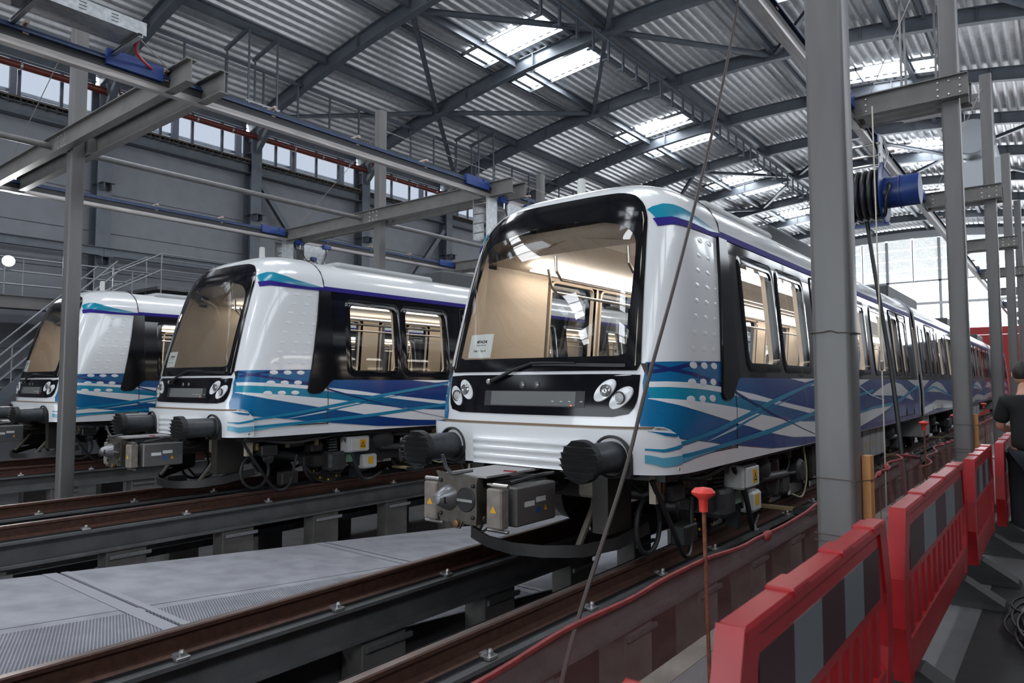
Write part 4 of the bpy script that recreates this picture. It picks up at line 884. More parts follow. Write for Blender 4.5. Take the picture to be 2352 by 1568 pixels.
# --- underframe
und = ob('underframe', B().box(TX-1.15, TX+1.15, 5.35, 17.1, .74, .86).box(TX-1.15, TX+1.15, 17.8, 49.5, .74, .86), UNDER, train)
def bogie(yc):
    bg_ = ob('bogie', B().box(TX-1.02, TX-.84, yc-1.3, yc+1.3, .30, .46).box(TX+.84, TX+1.02, yc-1.3, yc+1.3, .30, .46).box(TX-.9, TX+.9, yc-.25, yc+.25, .28, .52), UNDER, train)
    for dy in (-.9, .9):
        y = yc+dy
        ob('axle', B().cyl(P(-.8, y, .36), P(.8, y, .36), .075, 14), UNDERG, bg_, smooth=40)
        for sd in (-1, 1):
            c = V(P(sd*.7525, y, .362)); ob('wheel', B().lathe([(.06, -.07), (.3, -.05), (.36, -.065), (.362, .03), (.385, .045), (.385, .07), (.30, .05), (.28, .02), (.06, .06)], c, (-sd, 0, 0), 32), mat('wheel_steel', (.05, .046, .042), .4, .6, noise=.3, scale=10), bg_, smooth=35)
            ob('axle_box', B().bbox(TX+min(sd*.84, sd*1.10), TX+max(sd*.84, sd*1.10), y-.17, y+.17, .22, .50, .04), UNDERG, bg_)
            for i in range(12):
                a = 2*pi*i/12; o_ = ob('wheel_bolt', B().box(TX+sd*.835-.008, TX+sd*.835+.008, y+.31*cos(a)-.012, y+.31*cos(a)+.012, .362+.31*sin(a)-.012, .362+.31*sin(a)+.012), YELL, bg_) if yc < 9 else None
            ob('spring', B().tube([P(sd*.93+.085*cos(a*1.26), y+.0+.085*sin(a*1.26), .48+.0085*a) for a in range(28)], .016, 6), UNDERG, bg_, smooth=40)
    for sd in (-1, 1):
        ob('gear_case', B().lathe([(.30, -.04), (.31, .04), (.25, .07), (.24, .10), (.03, .11)], V(P(sd*.98, yc-.35, .45)), (sd, 0, 0), 24).box(TX+min(sd*.9, sd*1.03), TX+max(sd*.9, sd*1.03), yc-.55, yc-.4, .05, .45), mat('gear_dark', (.022, .024, .028), .35), bg_, smooth=35)
        ob('tow_eye', B().lathe([(.028, -.015), (.055, -.015), (.055, .015), (.028, .015)], V(P(sd*1.0, yc-.42, .06)), (1, 0, 0), 16, False), UNDERG, bg_)
        ob('damper', B().cyl(P(sd*1.12, yc-.1, .52), P(sd*1.12, yc+.75, .48), .05, 12).cyl(P(sd*1.12, yc+.7, .48), P(sd*1.12, yc+1.15, .46), .022, 8), UNDERG, bg_, smooth=40)
        ob('air_spring', B().lathe([(.26, .5), (.3, .56), (.3, .66), (.26, .74)], V(P(sd*.9, yc, 0)), (0, 0, 1), 20), RUBBER, bg_, smooth=40)
        ob('collector_arm', B().box(TX+min(sd*.95, sd*1.45), TX+max(sd*.95, sd*1.45), yc+.32, yc+.44, .13, .16), mat('collector_ochre', (.30, .22, .11), .55), bg_); ob('collector_shoe', B().bbox(TX+min(sd*1.35, sd*1.55), TX+max(sd*1.35, sd*1.55), yc+.27, yc+.5, .10, .17, .01), BLACKM, bg_)
    return bg_
for yc in (7.8, 15.0, 20.5, 25.0): bogie(yc)
bogie(45.5)
def hosepath(pts, r, mt=CABLE, nm='hose'):
    Q = []
    for i in range(len(pts)-1):
        p0, p1, p2, p3 = V(pts[max(0, i-1)]), V(pts[i]), V(pts[i+1]), V(pts[min(len(pts)-1, i+2)])
        for k in range(6):
            t = k/6; Q.append(.5*((2*p1)+(p2-p0)*t+(2*p0-5*p1+4*p2-p3)*t*t+(-p0+3*p1-3*p2+p3)*t**3))
    Q.append(V(pts[-1])); return ob(nm, B().tube(Q, r, 7), mt, train, smooth=50)
for sd in (1, -1):
    bx = ob('junction_box', B().bbox(TX+min(sd*.98, sd*1.2), TX+max(sd*.98, sd*1.2), 7.0, 7.42, .48, .72, .02), GREYBOX, train)
    ob('box_lid', B().bbox(TX+min(sd*1.2, sd*1.225), TX+max(sd*1.2, sd*1.225), 7.03, 7.39, .50, .70, .008), mat('lid_grey', (.6, .6, .58), .35), bx); ob('warning_label', B().box(TX+sd*1.227-.002, TX+sd*1.227+.002, 7.20, 7.32, .53, .67), YELL, bx)
    b = B(); b.add([(TX+sd*1.231, 7.215, .555), (TX+sd*1.231, 7.305, .555), (TX+sd*1.231, 7.26, .645), (TX+sd*1.231, 7.235, .57), (TX+sd*1.231, 7.285, .57), (TX+sd*1.231, 7.26, .62)], [(0, 1, 4, 3), (1, 2, 5, 4), (2, 0, 3, 5)]); ob('warning_mark', b, INK, bx)
    lb = ob('brake_case', B().bbox(TX+min(sd*1.0, sd*1.17), TX+max(sd*1.0, sd*1.17), 7.32, 7.62, .20, .42, .03), mat('pale_case', (.55, .55, .53), .4), train); ob('warning_label', B().box(TX+sd*1.172-.002, TX+sd*1.172+.002, 7.42, 7.52, .27, .38), YELL, lb)
    ob('green_plate', B().box(TX+min(sd*1.05, sd*1.08), TX+max(sd*1.05, sd*1.08), 7.0, 7.28, .32, .45), mat('pale_green', (.16, .34, .22), .5), train)
    ob('air_tank', B().lathe([(.001, 0), (.16, .02), (.17, .06), (.17, .42), (.14, .48), (.001, .5)], V(P(sd*.95, 8.35, .22)), (0, 0, 1), 20), mat('tank_black', (.015, .016, .018), .18, coat=.5), train, smooth=40)
    ob('tank_lid', B().lathe([(.22, 0), (.24, .02), (.2, .06), (.001, .08)], V(P(sd*.95, 8.2, .68)), (0, 0, 1), 18), UNDERG, train, smooth=40)
    ob('round_motor', B().lathe([(.15, -.12), (.16, .08), (.12, .12), (.001, .13)], V(P(sd*1.02, 9.25, .45)), (sd, 0, 0), 20), UNDERG, train, smooth=40)
    ob('black_case', B().bbox(TX+min(sd*.7, sd*1.15), TX+max(sd*.7, sd*1.15), 9.6, 10.6, .28, .72, .03), UNDER, train)
    hosepath([P(sd*1.1, 7.0, .70), P(sd*1.17, 7.1, .45), P(sd*1.18, 7.25, .1), P(sd*1.1, 7.5, .02), P(sd*1.05, 7.8, .1)], .028)
    hosepath([P(sd*1.12, 5.5, .78), P(sd*1.15, 6.0, .70), P(sd*1.15, 6.5, .74), P(sd*1.1, 7.0, .80)], .025)
    hosepath([P(sd*1.05, 5.3, .75), P(sd*1.1, 5.55, .35), P(sd*1.1, 5.8, .05), P(sd*1.05, 6.05, .10), P(sd*1.0, 6.2, .5)], .022)
    hosepath([P(sd*1.16, 9.2, .8), P(sd*1.18, 9.25, .4), P(sd*1.15, 9.15, .15), P(sd*1.1, 8.9, .2)], .012, mat('hose_cream', (.38, .36, .22), .5))
    hosepath([P(sd*1.1, 8.6, .8), P(sd*1.15, 8.65, .6), P(sd*1.1, 8.55, .45)], .012, CABLE)
    # grey equipment cases further back
    for i, (a, c) in enumerate(((11.7, 12.25), (12.35, 12.85), (12.9, 13.3), (13.35, 13.75), (13.8, 14.0), (18.4, 19.0), (19.05, 19.4), (28.5, 29.6), (30, 31), (31.1, 32.2), (39, 40.5))):
        cs = ob('equipment_case', B().bbox(TX+min(sd*.6, sd*1.2), TX+max(sd*.6, sd*1.2), a, c, .30, .80, .02), mat('case_silver', (.34, .335, .33), .4), train)
        if i in (0, 1, 2, 5): ob('warning_label', B().add([(TX+sd*1.203, (a+c)/2-.05, .5), (TX+sd*1.203, (a+c)/2+.05, .5), (TX+sd*1.203, (a+c)/2, .62)], [(0, 1, 2)]), YELL, cs)
    ob('lifting_lug', B().box(TX+min(sd*1.0, sd*1.06), TX+max(sd*1.0, sd*1.06), 5.35, 5.45, .55, .84), mat('lug_cream', (.42, .36, .27), .5), train)
    ob('wheel_guard', B().tube([P(sd*.85+.22*0, 5.62+.22*cos(2*pi*i/20), .31+.24*sin(2*pi*i/20)) for i in range(21)], .022, 7), RUBBER, train, smooth=50)
ob('front_frame', B().box(TX-.75, TX-.6, 5.1, 5.5, .3, .84).box(TX+.6, TX+.75, 5.1, 5.5, .3, .84).box(TX-.7, TX+.7, 5.3, 5.45, .55, .84), mat('frame_cream', (.028, .025, .02), .5), train)
ob('vent_mesh', B().box(TX-.62, TX-.25, 5.28, 5.3, .66, .83), UNDERG, train); ob('front_case', B().bbox(TX+.42, TX+.62, 5.15, 5.3, .58, .82, .02), mat('case_cream', (.22, .19, .15), .5), train)
for x in (-.2, -.05, .1, .3): hosepath([P(x, 5.3, .8), P(x+.05, 5.0, .66), P(x-.05, 4.7, .70), P(x*.6, 4.4, .74)], .014)
# --- coupler
cp = ob('coupler', B().box(TX-.19, TX+.19, 4.08, 4.16, .47, .83).cyl(P(0, 4.1, .66), P(0, 5.4, .66), .11, 16).box(TX-.16, TX+.16, 4.16, 4.55, .52, .80), COUP, train)
ob('cone', B().lathe([(.105, 0), (.10, .02), (.055, .12), (.035, .145), (.001, .15)], V(P(-.09, 4.08, .66)), (0, -1, 0), 24), mat('cone_steel', (.28, .28, .29), .35, .7), cp, smooth=40)
ob('cone_slot', B().box(TX-.15, TX-.03, 3.96, 4.02, .63, .68), BLACKM, cp)
ob('funnel_dark_disc', B().lathe([(.095, 0), (.088, .003), (.086, .001), (.001, .001)], V(P(.095, 4.064, .66)), (0, -1, 0), 24), BLACKM, cp, smooth=40); ob('funnel_bar', B().box(TX+.015, TX+.175, 4.05, 4.062, .645, .665), STEEL, cp)  # flat black disc: the shade inside the funnel hole is painted on
ob('face_plate', B().loft([[P(x, y, z) for x, z in [(-.20, .81), (-.23, .86), (.21, .83), (.2, .76), (.205, .56), (.2, .5), (.06, .49), (.03, .43), (-.03, .43), (-.05, .50), (-.19, .50), (-.21, .55)]] for y in (4.085, 4.07)]), COUP, cp)
for x, z in ((-.17, .79), (.17, .77), (-.17, .53), (.17, .53)): ob('plate_bolt', B().lathe([(.016, 0), (.016, .014), (.008, .018)], V(P(x, 4.07, z)), (0, -1, 0), 8), BLACKM, cp)
ob('pivot', B().lathe([(.03, 0), (.03, .02), (.012, .025)], V(P(0, 4.07, .47)), (0, -1, 0), 14), mat('pivot_rust', (.22, .12, .06), .5, .5), cp)
ob('top_plate', B().box(TX-.18, TX+.26, 4.12, 4.75, .83, .845), mat('top_steel', (.4, .38, .38), .45, .4), cp)
ob('handle', B().tube([P(-.09, 4.0, 1.0), P(-.08, 4.03, .9), P(-.03, 4.05, .85), P(.12, 4.12, .88)], [.013, .015, .016, .012], 8), UNDERG, cp, smooth=40)
for x0, x1, nm in ((-.40, -.25, 'left_box'), (.27, .42, 'right_box')):
    bx = ob('contact_box', B().bbox(TX+x0, TX+x1, 4.1, 4.2, .46, .76, .012), TAUPE, cp)
    ob('warning_sticker', B().add([(TX+(x0+x1)/2-.032, 4.097, .58), (TX+(x0+x1)/2+.032, 4.097, .58), (TX+(x0+x1)/2, 4.097, .635)], [(0, 1, 2)]), YELL, bx)
    ob('box_rail', B().cyl(P(x0-.02, 4.15, .78), P(x1+.03, 4.15, .78), .016, 8).cyl(P(x0-.02, 4.15, .44), P(x1+.03, 4.15, .44), .014, 8), STEEL, bx, smooth=40)
sc_ = ob('side_case', B().bbox(TX+.30, TX+.45, 4.25, 4.78, .46, .76, .012), mat('side_case_grey', (.155, .15, .145), .4, .3), cp)
for y, z0, z1, mt in ((4.35, .60, .64, PAPER), (4.50, .62, .66, PAPER)): ob('sticker', B().box(TX+.451, TX+.453, y, y+.13, z0, z1), mt, sc_)
ob('blue_disc', B().lathe([(.028, 0), (.028, .002)], V(P(.4515, 4.53, .56)), (1, 0, 0), 16), mat('sign_blue', (.03, .10, .35), .5), sc_)
ob('warning_sticker', B().add([(TX+.453, 4.6, .545), (TX+.453, 4.65, .545), (TX+.453, 4.625, .59)], [(0, 1, 2)]), YELL, sc_)
for i in range(5): ob('linkage', B().cyl(P(.2+.03*i, 4.2+.05*i, .80-.02*i), P(.30+.02*i, 4.7+.05*i, .80-.02*i), .012, 6), UNDER, cp)
ob('red_lever', B().box(TX+.16, TX+.28, 4.45, 4.47, .845, .855), mat('lever_red', (.3, .02, .03), .4), cp)
hosepath([P(.35, 4.3, .78), P(.42, 4.6, .82), P(.35, 4.9, .80), P(.2, 5.1, .78)], .018); hosepath([P(.05, 4.2, .44), P(.1, 4.25, .39), P(.16, 4.25, .42)], .010)
# obstacle deflector bar
DF = [(-.86, 5.6, .30), (-.78, 5.2, .22), (-.6, 4.93, .18), (-.3, 4.80, .16), (0, 4.76, .15), (.3, 4.80, .16), (.6, 4.93, .18), (.78, 5.2, .22), (.86, 5.6, .30)]
ob('deflector', B().prof([(-.012, -.05), (.012, -.05), (.012, .05), (-.012, .05)], [P(*p) for p in DF]), UNDER, train, smooth=40)
for sd in (-1, 1): ob('deflector_stay', B().tube([P(sd*.55, 4.95, .2), P(sd*.55, 5.2, .5), P(sd*.5, 5.35, .8)], .03, 8), mat('stay_cream', (.09, .08, .06), .5), train)
# dense dark machinery under the floor
rnd = random.Random(3)
for i in range(46):
    sd = 1 if i % 4 else -1; y = 5.45+4.2*rnd.random(); z = .12+.55*rnd.random(); x = sd*(.55+.5*rnd.random()); k = i % 3; mt_ = (UNDER, UNDERG, BLACKM)[i % 3]
    if k == 0: ob('machinery_case', B().bbox(TX+x-.06-.06*rnd.random(), TX+x+.07, y-.08-.1*rnd.random(), y+.1, z-.05, z+.06+.08*rnd.random(), .015), mt_, train)
    elif k == 1: hosepath([P(x, y, z+.2), P(x+sd*.05, y+.15, z+.02), P(x+sd*.03, y+.35, z), P(x, y+.5, z+.18)], .012+.012*rnd.random(), mt_, 'pipe_run')
    else: ob('bracket', B().lathe([(.05, -.05), (.07, -.03), (.07, .05), (.03, .07)], V(P(x, y, z)), (sd, .2, 0), 12), mt_, train, smooth=40)
for i in range(8):
    y = 5.5+.5*i; ob('pipe_clip', B().bbox(TX+1.0, TX+1.06, y, y+.05, .62, .72, .008), mat('clip_ochre', (.16, .11, .05), .5), train)
# copies for the other two tracks
t2 = clone(train, None, (TC[1], 5, 0)); setp(t2, 'white and blue metro train in the middle of the three')
t3 = clone(train, None, (TC[2], 5, 0)); setp(t3, 'white and blue metro train farthest left, crossed by a grey column')
for t_, m_ in ((t2, STRIP2), (t3, STRIP3)):
    for c in t_.children:
        if c.name.startswith('light_strip'): c.material_slots[0].link = 'OBJECT'; c.material_slots[0].material = m_
# ================================================================= COLUMNS, ARMS, CONDUCTOR RAILS
CY = [4.58+6.73*i for i in range(9)]
CW = .11
def colshaft(x, y, z0, z1):
    return B().loft([[(x+a, y+c, z) for a, c in rrect(-CW, CW, -CW, CW, .03, 3)] for z in (z0, z1)])
ordn = ('first', 'second', 'third', 'fourth', 'fifth', 'sixth', 'seventh', 'eighth', 'ninth')
def arms(col, y, x0, x1, xc):
    for dy, d in ((-.21, 1), (.245, -1)):
        b = B().prof(ipoly(.31, .13, .016, .012), [(x0, y+dy-.05*d*0, 5.45), (x1, y+dy, 5.45)]); a = ob('arm_beam', b, ARM, col)
        if d == 1:
            k = 0
            for xx in (xc-.13, xc, xc+.13):
                for zz in (5.51, 5.60, 5.70):
                    if xx == xc and zz == 5.60: continue
                    ob('bolt', B().lathe([(.017, 0), (.017, .012), (.009, .016)], (xx, y+dy-.008, zz), (0, -1, 0), 8), STEEL, a)
            for zz in (5.52, 5.61, 5.70): ob('bolt', B().lathe([(.015, 0), (.015, .012), (.009, .016)], (x0+.16, y+dy-.008, zz), (0, -1, 0), 8), STEEL, a)
    ob('packer', B().box(xc-.2, xc+.2, y-.205, y-.105, 5.47, 5.74).box(xc-.2, xc+.2, y+.11, y+.24, 5.46, 5.75), ARM, col)
XA, XB = -1.085, -13.03
for i, y in enumerate(CY):
    lab = {0: 'thick grey steel column in the foreground beside the red barriers, wire tied round it', 1: 'grey steel column with bolted arm just behind the foreground column', 2: 'third grey column from the camera in the row beside the barriers'}.get(i, '%s grey column from the camera in the row beside the barriers' % ordn[i])
    c = thing('steel_column', (XA, y, -.05), lab, 'column', 'columns along the aisle')
    ob('shaft', colshaft(XA, y, -.05, 8.22), PAINTG, c, smooth=40); ob('base_plate', B().box(XA-.2, XA+.2, y-.2, y+.2, -.05, -.02), PAINTG, c)
    arms(c, y, -2.28, -.86, XA)
for i, y in enumerate(CY[:7]):
    c = thing('steel_column', (XB, y, -1.3), ('grey steel column standing in front of the farthest train' if i == 0 else '%s grey column of the row between the middle and far trains' % ordn[i]), 'column', 'columns between the middle and far trains')
    ob('shaft', colshaft(XB, y, -1.3, 8.26), PAINTG, c, smooth=40); ob('base_plate', B().box(XB-.2, XB+.2, y-.2, y+.2, -1.3, -1.27), PAINTG, c)
    arms(c, y, -16.8, -8.72, XB)
    if i < 6:
        for xx in (XB-.45,):
            p = thing('bracing_tube', (xx, y, 5.5), 'grey horizontal tube joining the arms of the %s and %s columns between the left trains' % (ordn[i], ordn[i+1]), 'tube', 'bracing tubes')
            ob('tube', B().cyl((xx, y+.26, 5.61), (xx, y+6.73-.22, 5.61), .055, 14), PAINTG, p, smooth=40); ob('end_plate', B().box(xx-.09, xx+.09, y+6.73-.225, y+6.73-.205, 5.48, 5.74), PAINTG, p); ob('end_plate', B().box(xx-.09, xx+.09, y+.235, y+.25, 5.48, 5.74), PAINTG, p)
p = thing('bracing_tube', (XB-.45, 1, 5.5), 'grey horizontal tube running out of the left edge from the first arm', 'tube', 'bracing tubes')
ob('tube', B().cyl((XB-.45, -2, 5.61), (XB-.45, CY[0]-.22, 5.61), .055, 14), PAINTG, p, smooth=40); ob('end_plate', B().box(XB-.54, XB-.36, CY[0]-.225, CY[0]-.205, 5.48, 5.74), PAINTG, p)
SILVER = mat('conductor_alu', (.40, .37, .36), .35, .7, noise=.2, scale=6, stretch=(6, .3, 6)); DUST = mat('conductor_dark', (.022, .022, .026), .45)
BLUEC = mat('conductor_blue', (.018, .038, .10), .45, noise=.25, scale=5)
def conductor(x, lab, y0, y1, z=5.43, ks=CY):
    c = thing('conductor_rail', (x, (y0+y1)/2, z), lab, 'conductor rail', 'overhead conductor rails')
    ob('rail_bar', B().prof([(-.055, 0), (.055, 0), (.06, .03), (.055, .085), (-.055, .085), (-.06, .03)], [(x, y0, z), (x, y1, z)]), SILVER, c)
    ob('rail_web', B().box(x-.045, x+.045, y0, y1, z+.085, z+.19), DUST, c)
    ob('rail_cover', B().prof([(-.08, .19), (.08, .19), (.075, .215), (.03, .235), (.03, .265), (-.03, .265), (-.03, .235), (-.075, .215)], [(x, y0, z), (x, y1, z)]), BLUEC, c)
    h0 = None
    yy = y0+.6
    b = B(); b.box(-.015, .26*0+.015, -.03, .03, .255, .30); b.tube([(-.12, 0, .31), (.1, 0, .31)], .028, 6); b.box(-.03, .06, -.03, .03, .17, .2)
    while yy < y1:
        if h0 is None: h0 = ob('hanger_clip', b, mat('clip_tan', (.42, .34, .28), .5), c, org=None); h0.data.transform(Matrix.Translation(ORG[c])); h0.location = (x-ORG[c].x, yy-ORG[c].y, z-ORG[c].z); 
        else: o = h0.copy(); COL.objects.link(o); o.location = (x-ORG[c].x, yy-ORG[c].y, z-ORG[c].z)
        yy += 1.62
    for k in ks:
        if y0 < k < y1: ob('joint_cover', B().box(x+.03, x+.10, k-1.02, k-.32, z+.13, z+.33), BLUEP, c)
    return c
conductor(-9.35, 'blue and silver overhead conductor rail above the middle train', -6, 45)
conductor(-16.62, 'blue and silver overhead conductor rail above the farthest train', -6, 45)
conductor(-2.34, 'dark overhead conductor rail carrying the blue cable reel, beside the columns', -6, 58)
# cable reel and trolley
def hpath(pts, r, n=7, k=6):
    Q = []
    for i in range(len(pts)-1):
        p0, p1, p2, p3 = V(pts[max(0, i-1)]), V(pts[i]), V(pts[i+1]), V(pts[min(len(pts)-1, i+2)])
        for j in range(k):
            t = j/k; Q.append(.5*((2*p1)+(p2-p0)*t+(2*p0-5*p1+4*p2-p3)*t*t+(-p0+3*p1-3*p2+p3)*t**3))
    Q.append(V(pts[-1])); return B().tube(Q, r, n)
ry_, rz_ = 12.05, 4.5
cr = thing('cable_reel', (-2.2, ry_, 4.0), 'blue cable reel with drum of black cable and round motor, hung beside the columns', 'cable reel')
ob('flange', B().lathe([(.001, -.012), (.47, -.012), (.49, 0), (.47, .012), (.001, .012)], (-2.08, ry_, rz_), (1, 0, 0), 36), BLUEP, cr, smooth=40)
ob('flange', B().lathe([(.001, -.012), (.47, -.012), (.49, 0), (.47, .012), (.001, .012)], (-2.58, ry_, rz_), (1, 0, 0), 36), BLUEP, cr, smooth=40)
for i in range(5): ob('cable_turn', B().tube([(-2.52+.095*i, ry_+.36*cos(2*pi*k/28), rz_+.36*sin(2*pi*k/28)) for k in range(29)], .042, 8), CABLE, cr, smooth=50)
ob('core', B().cyl((-2.57, ry_, rz_), (-2.09, ry_, rz_), .31, 24), BLUEP, cr, smooth=40)
mo = ob('motor', B().lathe([(.24, -.02), (.24, .46), (.235, .47), (.001, .47)], (-2.06, ry_, rz_), (1, 0, 0), 28), BLUEP, cr, smooth=40)
ob('motor_band', B().lathe([(.24, 0), (.27, 0), (.27, .02), (.24, .02)], (-1.86, ry_, rz_), (1, 0, 0), 28), BLUEP, mo, smooth=40)
ob('lead_cable', hpath([(-1.98, ry_-.2, rz_+.1), (-1.96, ry_-.34, rz_+.02), (-2.0, ry_-.36, rz_-.2), (-2.05, ry_-.2, rz_-.38), (-2.2, ry_-.1, rz_-.4)], .026), CABLE, cr, smooth=50)
ob('guide_bar', B().box(-2.7, -2.02, ry_-.06, ry_+.06, rz_-.50, rz_-.46), BLUEP, cr)
for xx in (-2.62, -2.12):
    ob('hanger_plate', B().box(xx-.01, xx+.01, ry_-.14, ry_+.14, rz_+.35, 5.42), GALV, cr)
for zz in (4.95, 5.1, 5.28): ob('cross_rod', B().cyl((-2.62, ry_-.1, zz), (-2.1, ry_-.1, zz), .02, 8), STEEL, cr, smooth=40)
ob('hook_bar', B().tube([(-2.05, ry_-.1, 5.3), (-2.0, ry_-.1, 5.1), (-2.06, ry_-.1, 4.9), (-1.98, ry_-.1, 4.75)], .018, 7), GALV, cr, smooth=50)
for yy in (ry_-.3, ry_+.7): ob('slider', B().bbox(-2.42, -2.24, yy-.14, yy+.14, 5.50, 5.66, .015), BLUEP, cr)
ob('trolley_cable', hpath([(-2.25, ry_-.3, 5.5), (-2.15, ry_-.1, 5.2), (-2.2, ry_+.3, 5.05), (-2.25, ry_+.7, 5.5)], .016), CABLE, cr, smooth=50)
rc = ob('reel_cable', hpath([(-2.33, ry_-.05, rz_-.42), (-2.2, 11.8, 3.2), (-1.98, 11.5, 1.8), (-1.80, 11.0, .7), (-1.66, 10.5, -.05)], .03, 8), CABLE, label='black power cable hanging from the blue reel down to the pit edge', cat='cable', smooth=50)
rp = ob('pull_cord', hpath([(-1.95, 10.6, 5.4), (-1.94, 10.6, 3.0), (-1.93, 10.6, 1.4), (-1.93, 10.6, -.2), (-1.93, 10.6, -1.28)], .010, 6), ROPE, label='thin cream cord hanging straight down beside the black reel cable', cat='cord', smooth=50)
ob('cord_joint', B().lathe([(.012, 0), (.022, .02), (.022, .12), (.012, .14)], (-1.93, 10.6, 1.72), (0, 0, 1), 8), STEEL, rp)
# slack cable in the foreground
fc = [(-2.28, 6.4, 5.45), (-2.21, 6.1, 4.9), (-2.13, 5.32, 3.6), (-2.08, 4.55, 2.4), (-2.04, 3.95, 1.55), (-1.98, 3.55, 1.05), (-1.93, 3.05, .5), (-1.88, 2.78, .22), (-1.84, 2.6, -.05)]
ob('slack_cable', hpath(fc, .012, 7), CABLEB, label='brown-black cable sagging diagonally in front of the near train', cat='cable', smooth=50)
# collector trolleys
def trolley(x, y, lab):
    t = thing('collector_trolley', (x, y, 4.6), lab, 'trolley', 'collector trolleys')
    for a, c in ((y-.45, y-.1), (y+.25, y+.95)): ob('side_plate', B().box(x+.08, x+.095, a, c, 4.55, 5.42), GALV, t); ob('back_plate', B().box(x-.28, x-.265, a, c, 4.55, 5.42), GALV, t)
    for zz in (4.7, 4.9, 5.1, 5.3): ob('rung', B().cyl((x-.28, y-.4, zz), (x+.09, y-.4, zz), .016, 7), STEEL, t)
    ob('hatch', B().box(x+.096, x+.102, y+.45, y+.85, 4.6, 4.85), ZINC, t)
    for yy in (y+.1, y+1.0): ob('slider', B().bbox(x-.02, x+.16, yy-.13, yy+.13, 5.38, 5.5, .015), BLUEP, t); ob('slider_pin', B().cyl((x+.12, yy, 5.25), (x+.12, yy, 5.42), .02, 7), STEEL, t)
    ob('loop_cable', hpath([(x+.13, y+.1, 5.3), (x+.14, y+.3, 4.98), (x+.15, y+.55, 5.0), (x+.14, y+.8, 4.88), (x+.13, y+1.0, 5.3)], .014), CABLE, t, smooth=50)
    ob('blue_switch', B().bbox(x+.1, x+.16, y+.48, y+.64, 5.0, 5.1, .01), BLUEP, t)
    for i in range(4): ob('coil', B().tube([(x-.1, y+.1+.26*cos(2*pi*k/24)+.1*i, 4.4+.26*sin(2*pi*k/24)) for k in range(25)], .03, 7), BLUEP if i % 2 else CABLE, t, smooth=50)
trolley(-16.62, 11.35, 'grey plated collector trolley above the middle of the left train roofs'); trolley(-9.35, 11.35, 'dark collector trolley just left of the top of the near train')
# perforated cable tray with arms at upper left
ct = thing('cable_tray', (-8.75, 2, 5.7), 'perforated grey cable tray above the upper conductor rail at top left', 'cable tray')
b = B(); b.box(-9.0, -8.55, -5, 3.72, 5.74, 5.75); ob('tray_bottom', b, GALV, ct)
for xx in (-9.0, -8.55): ob('tray_side', B().box(xx-.004, xx+.004, -5, 3.72, 5.74, 5.90), GALV, ct)
for i in range(9):
    for j in range(3): ob('slot', B().box(-8.545, -8.544, .6+.34*i+.1*j*0, .68+.34*i, 5.78+.04*j, 5.788+.04*j), BLACKM, ct)
for y in (1.6, 2.6, 3.66): ob('tray_arm', B().prof(cpoly(.05, .05, .006, .006), [(-9.45, y, 5.685), (-8.5, y, 5.685)]), ZINC, ct)
ob('red_conduit', hpath([(-8.62, 3.68, 5.76), (-8.85, 3.72, 5.70), (-9.05, 3.86, 5.69), (-9.25, 4.1, 5.68)], .02), mat('conduit_red', (.5, .03, .03), .4), ct, smooth=50)
# stay wires
def wire(a, c, lab, r=.007): ob('stay_wire', B().cyl(a, c, r, 6), mat('wire_grey', (.35, .32, .30), .5, .4), label=lab, cat='wire', group='stay wires')
wire((-12.9, 11.4, 7.75), (-9.4, 13.6, 6.0), 'thin stay wire running from the second left column down to the right')
wire((-13.1, 11.2, 7.6), (-16.3, 11.2, 5.8), 'thin stay wire running from the second left column down to the left')
wire((-13.1, 4.5, 7.6), (-16.3, 4.5, 5.78), 'thin stay wire slanting beside the first left column')
wire((-8.75, 3.7, 5.80), (-9.5, 4.6, 5.76), 'short wire from the cable tray to the first arm end')
wire((-1.15, 11.2, 7.9), (-2.1, 11.2, 5.76), 'thin stay wire slanting to the arm of the second aisle column')
wire((-1.15, 17.9, 7.9), (-2.1, 17.9, 5.76), 'thin stay wire slanting to the arm of the third aisle column')
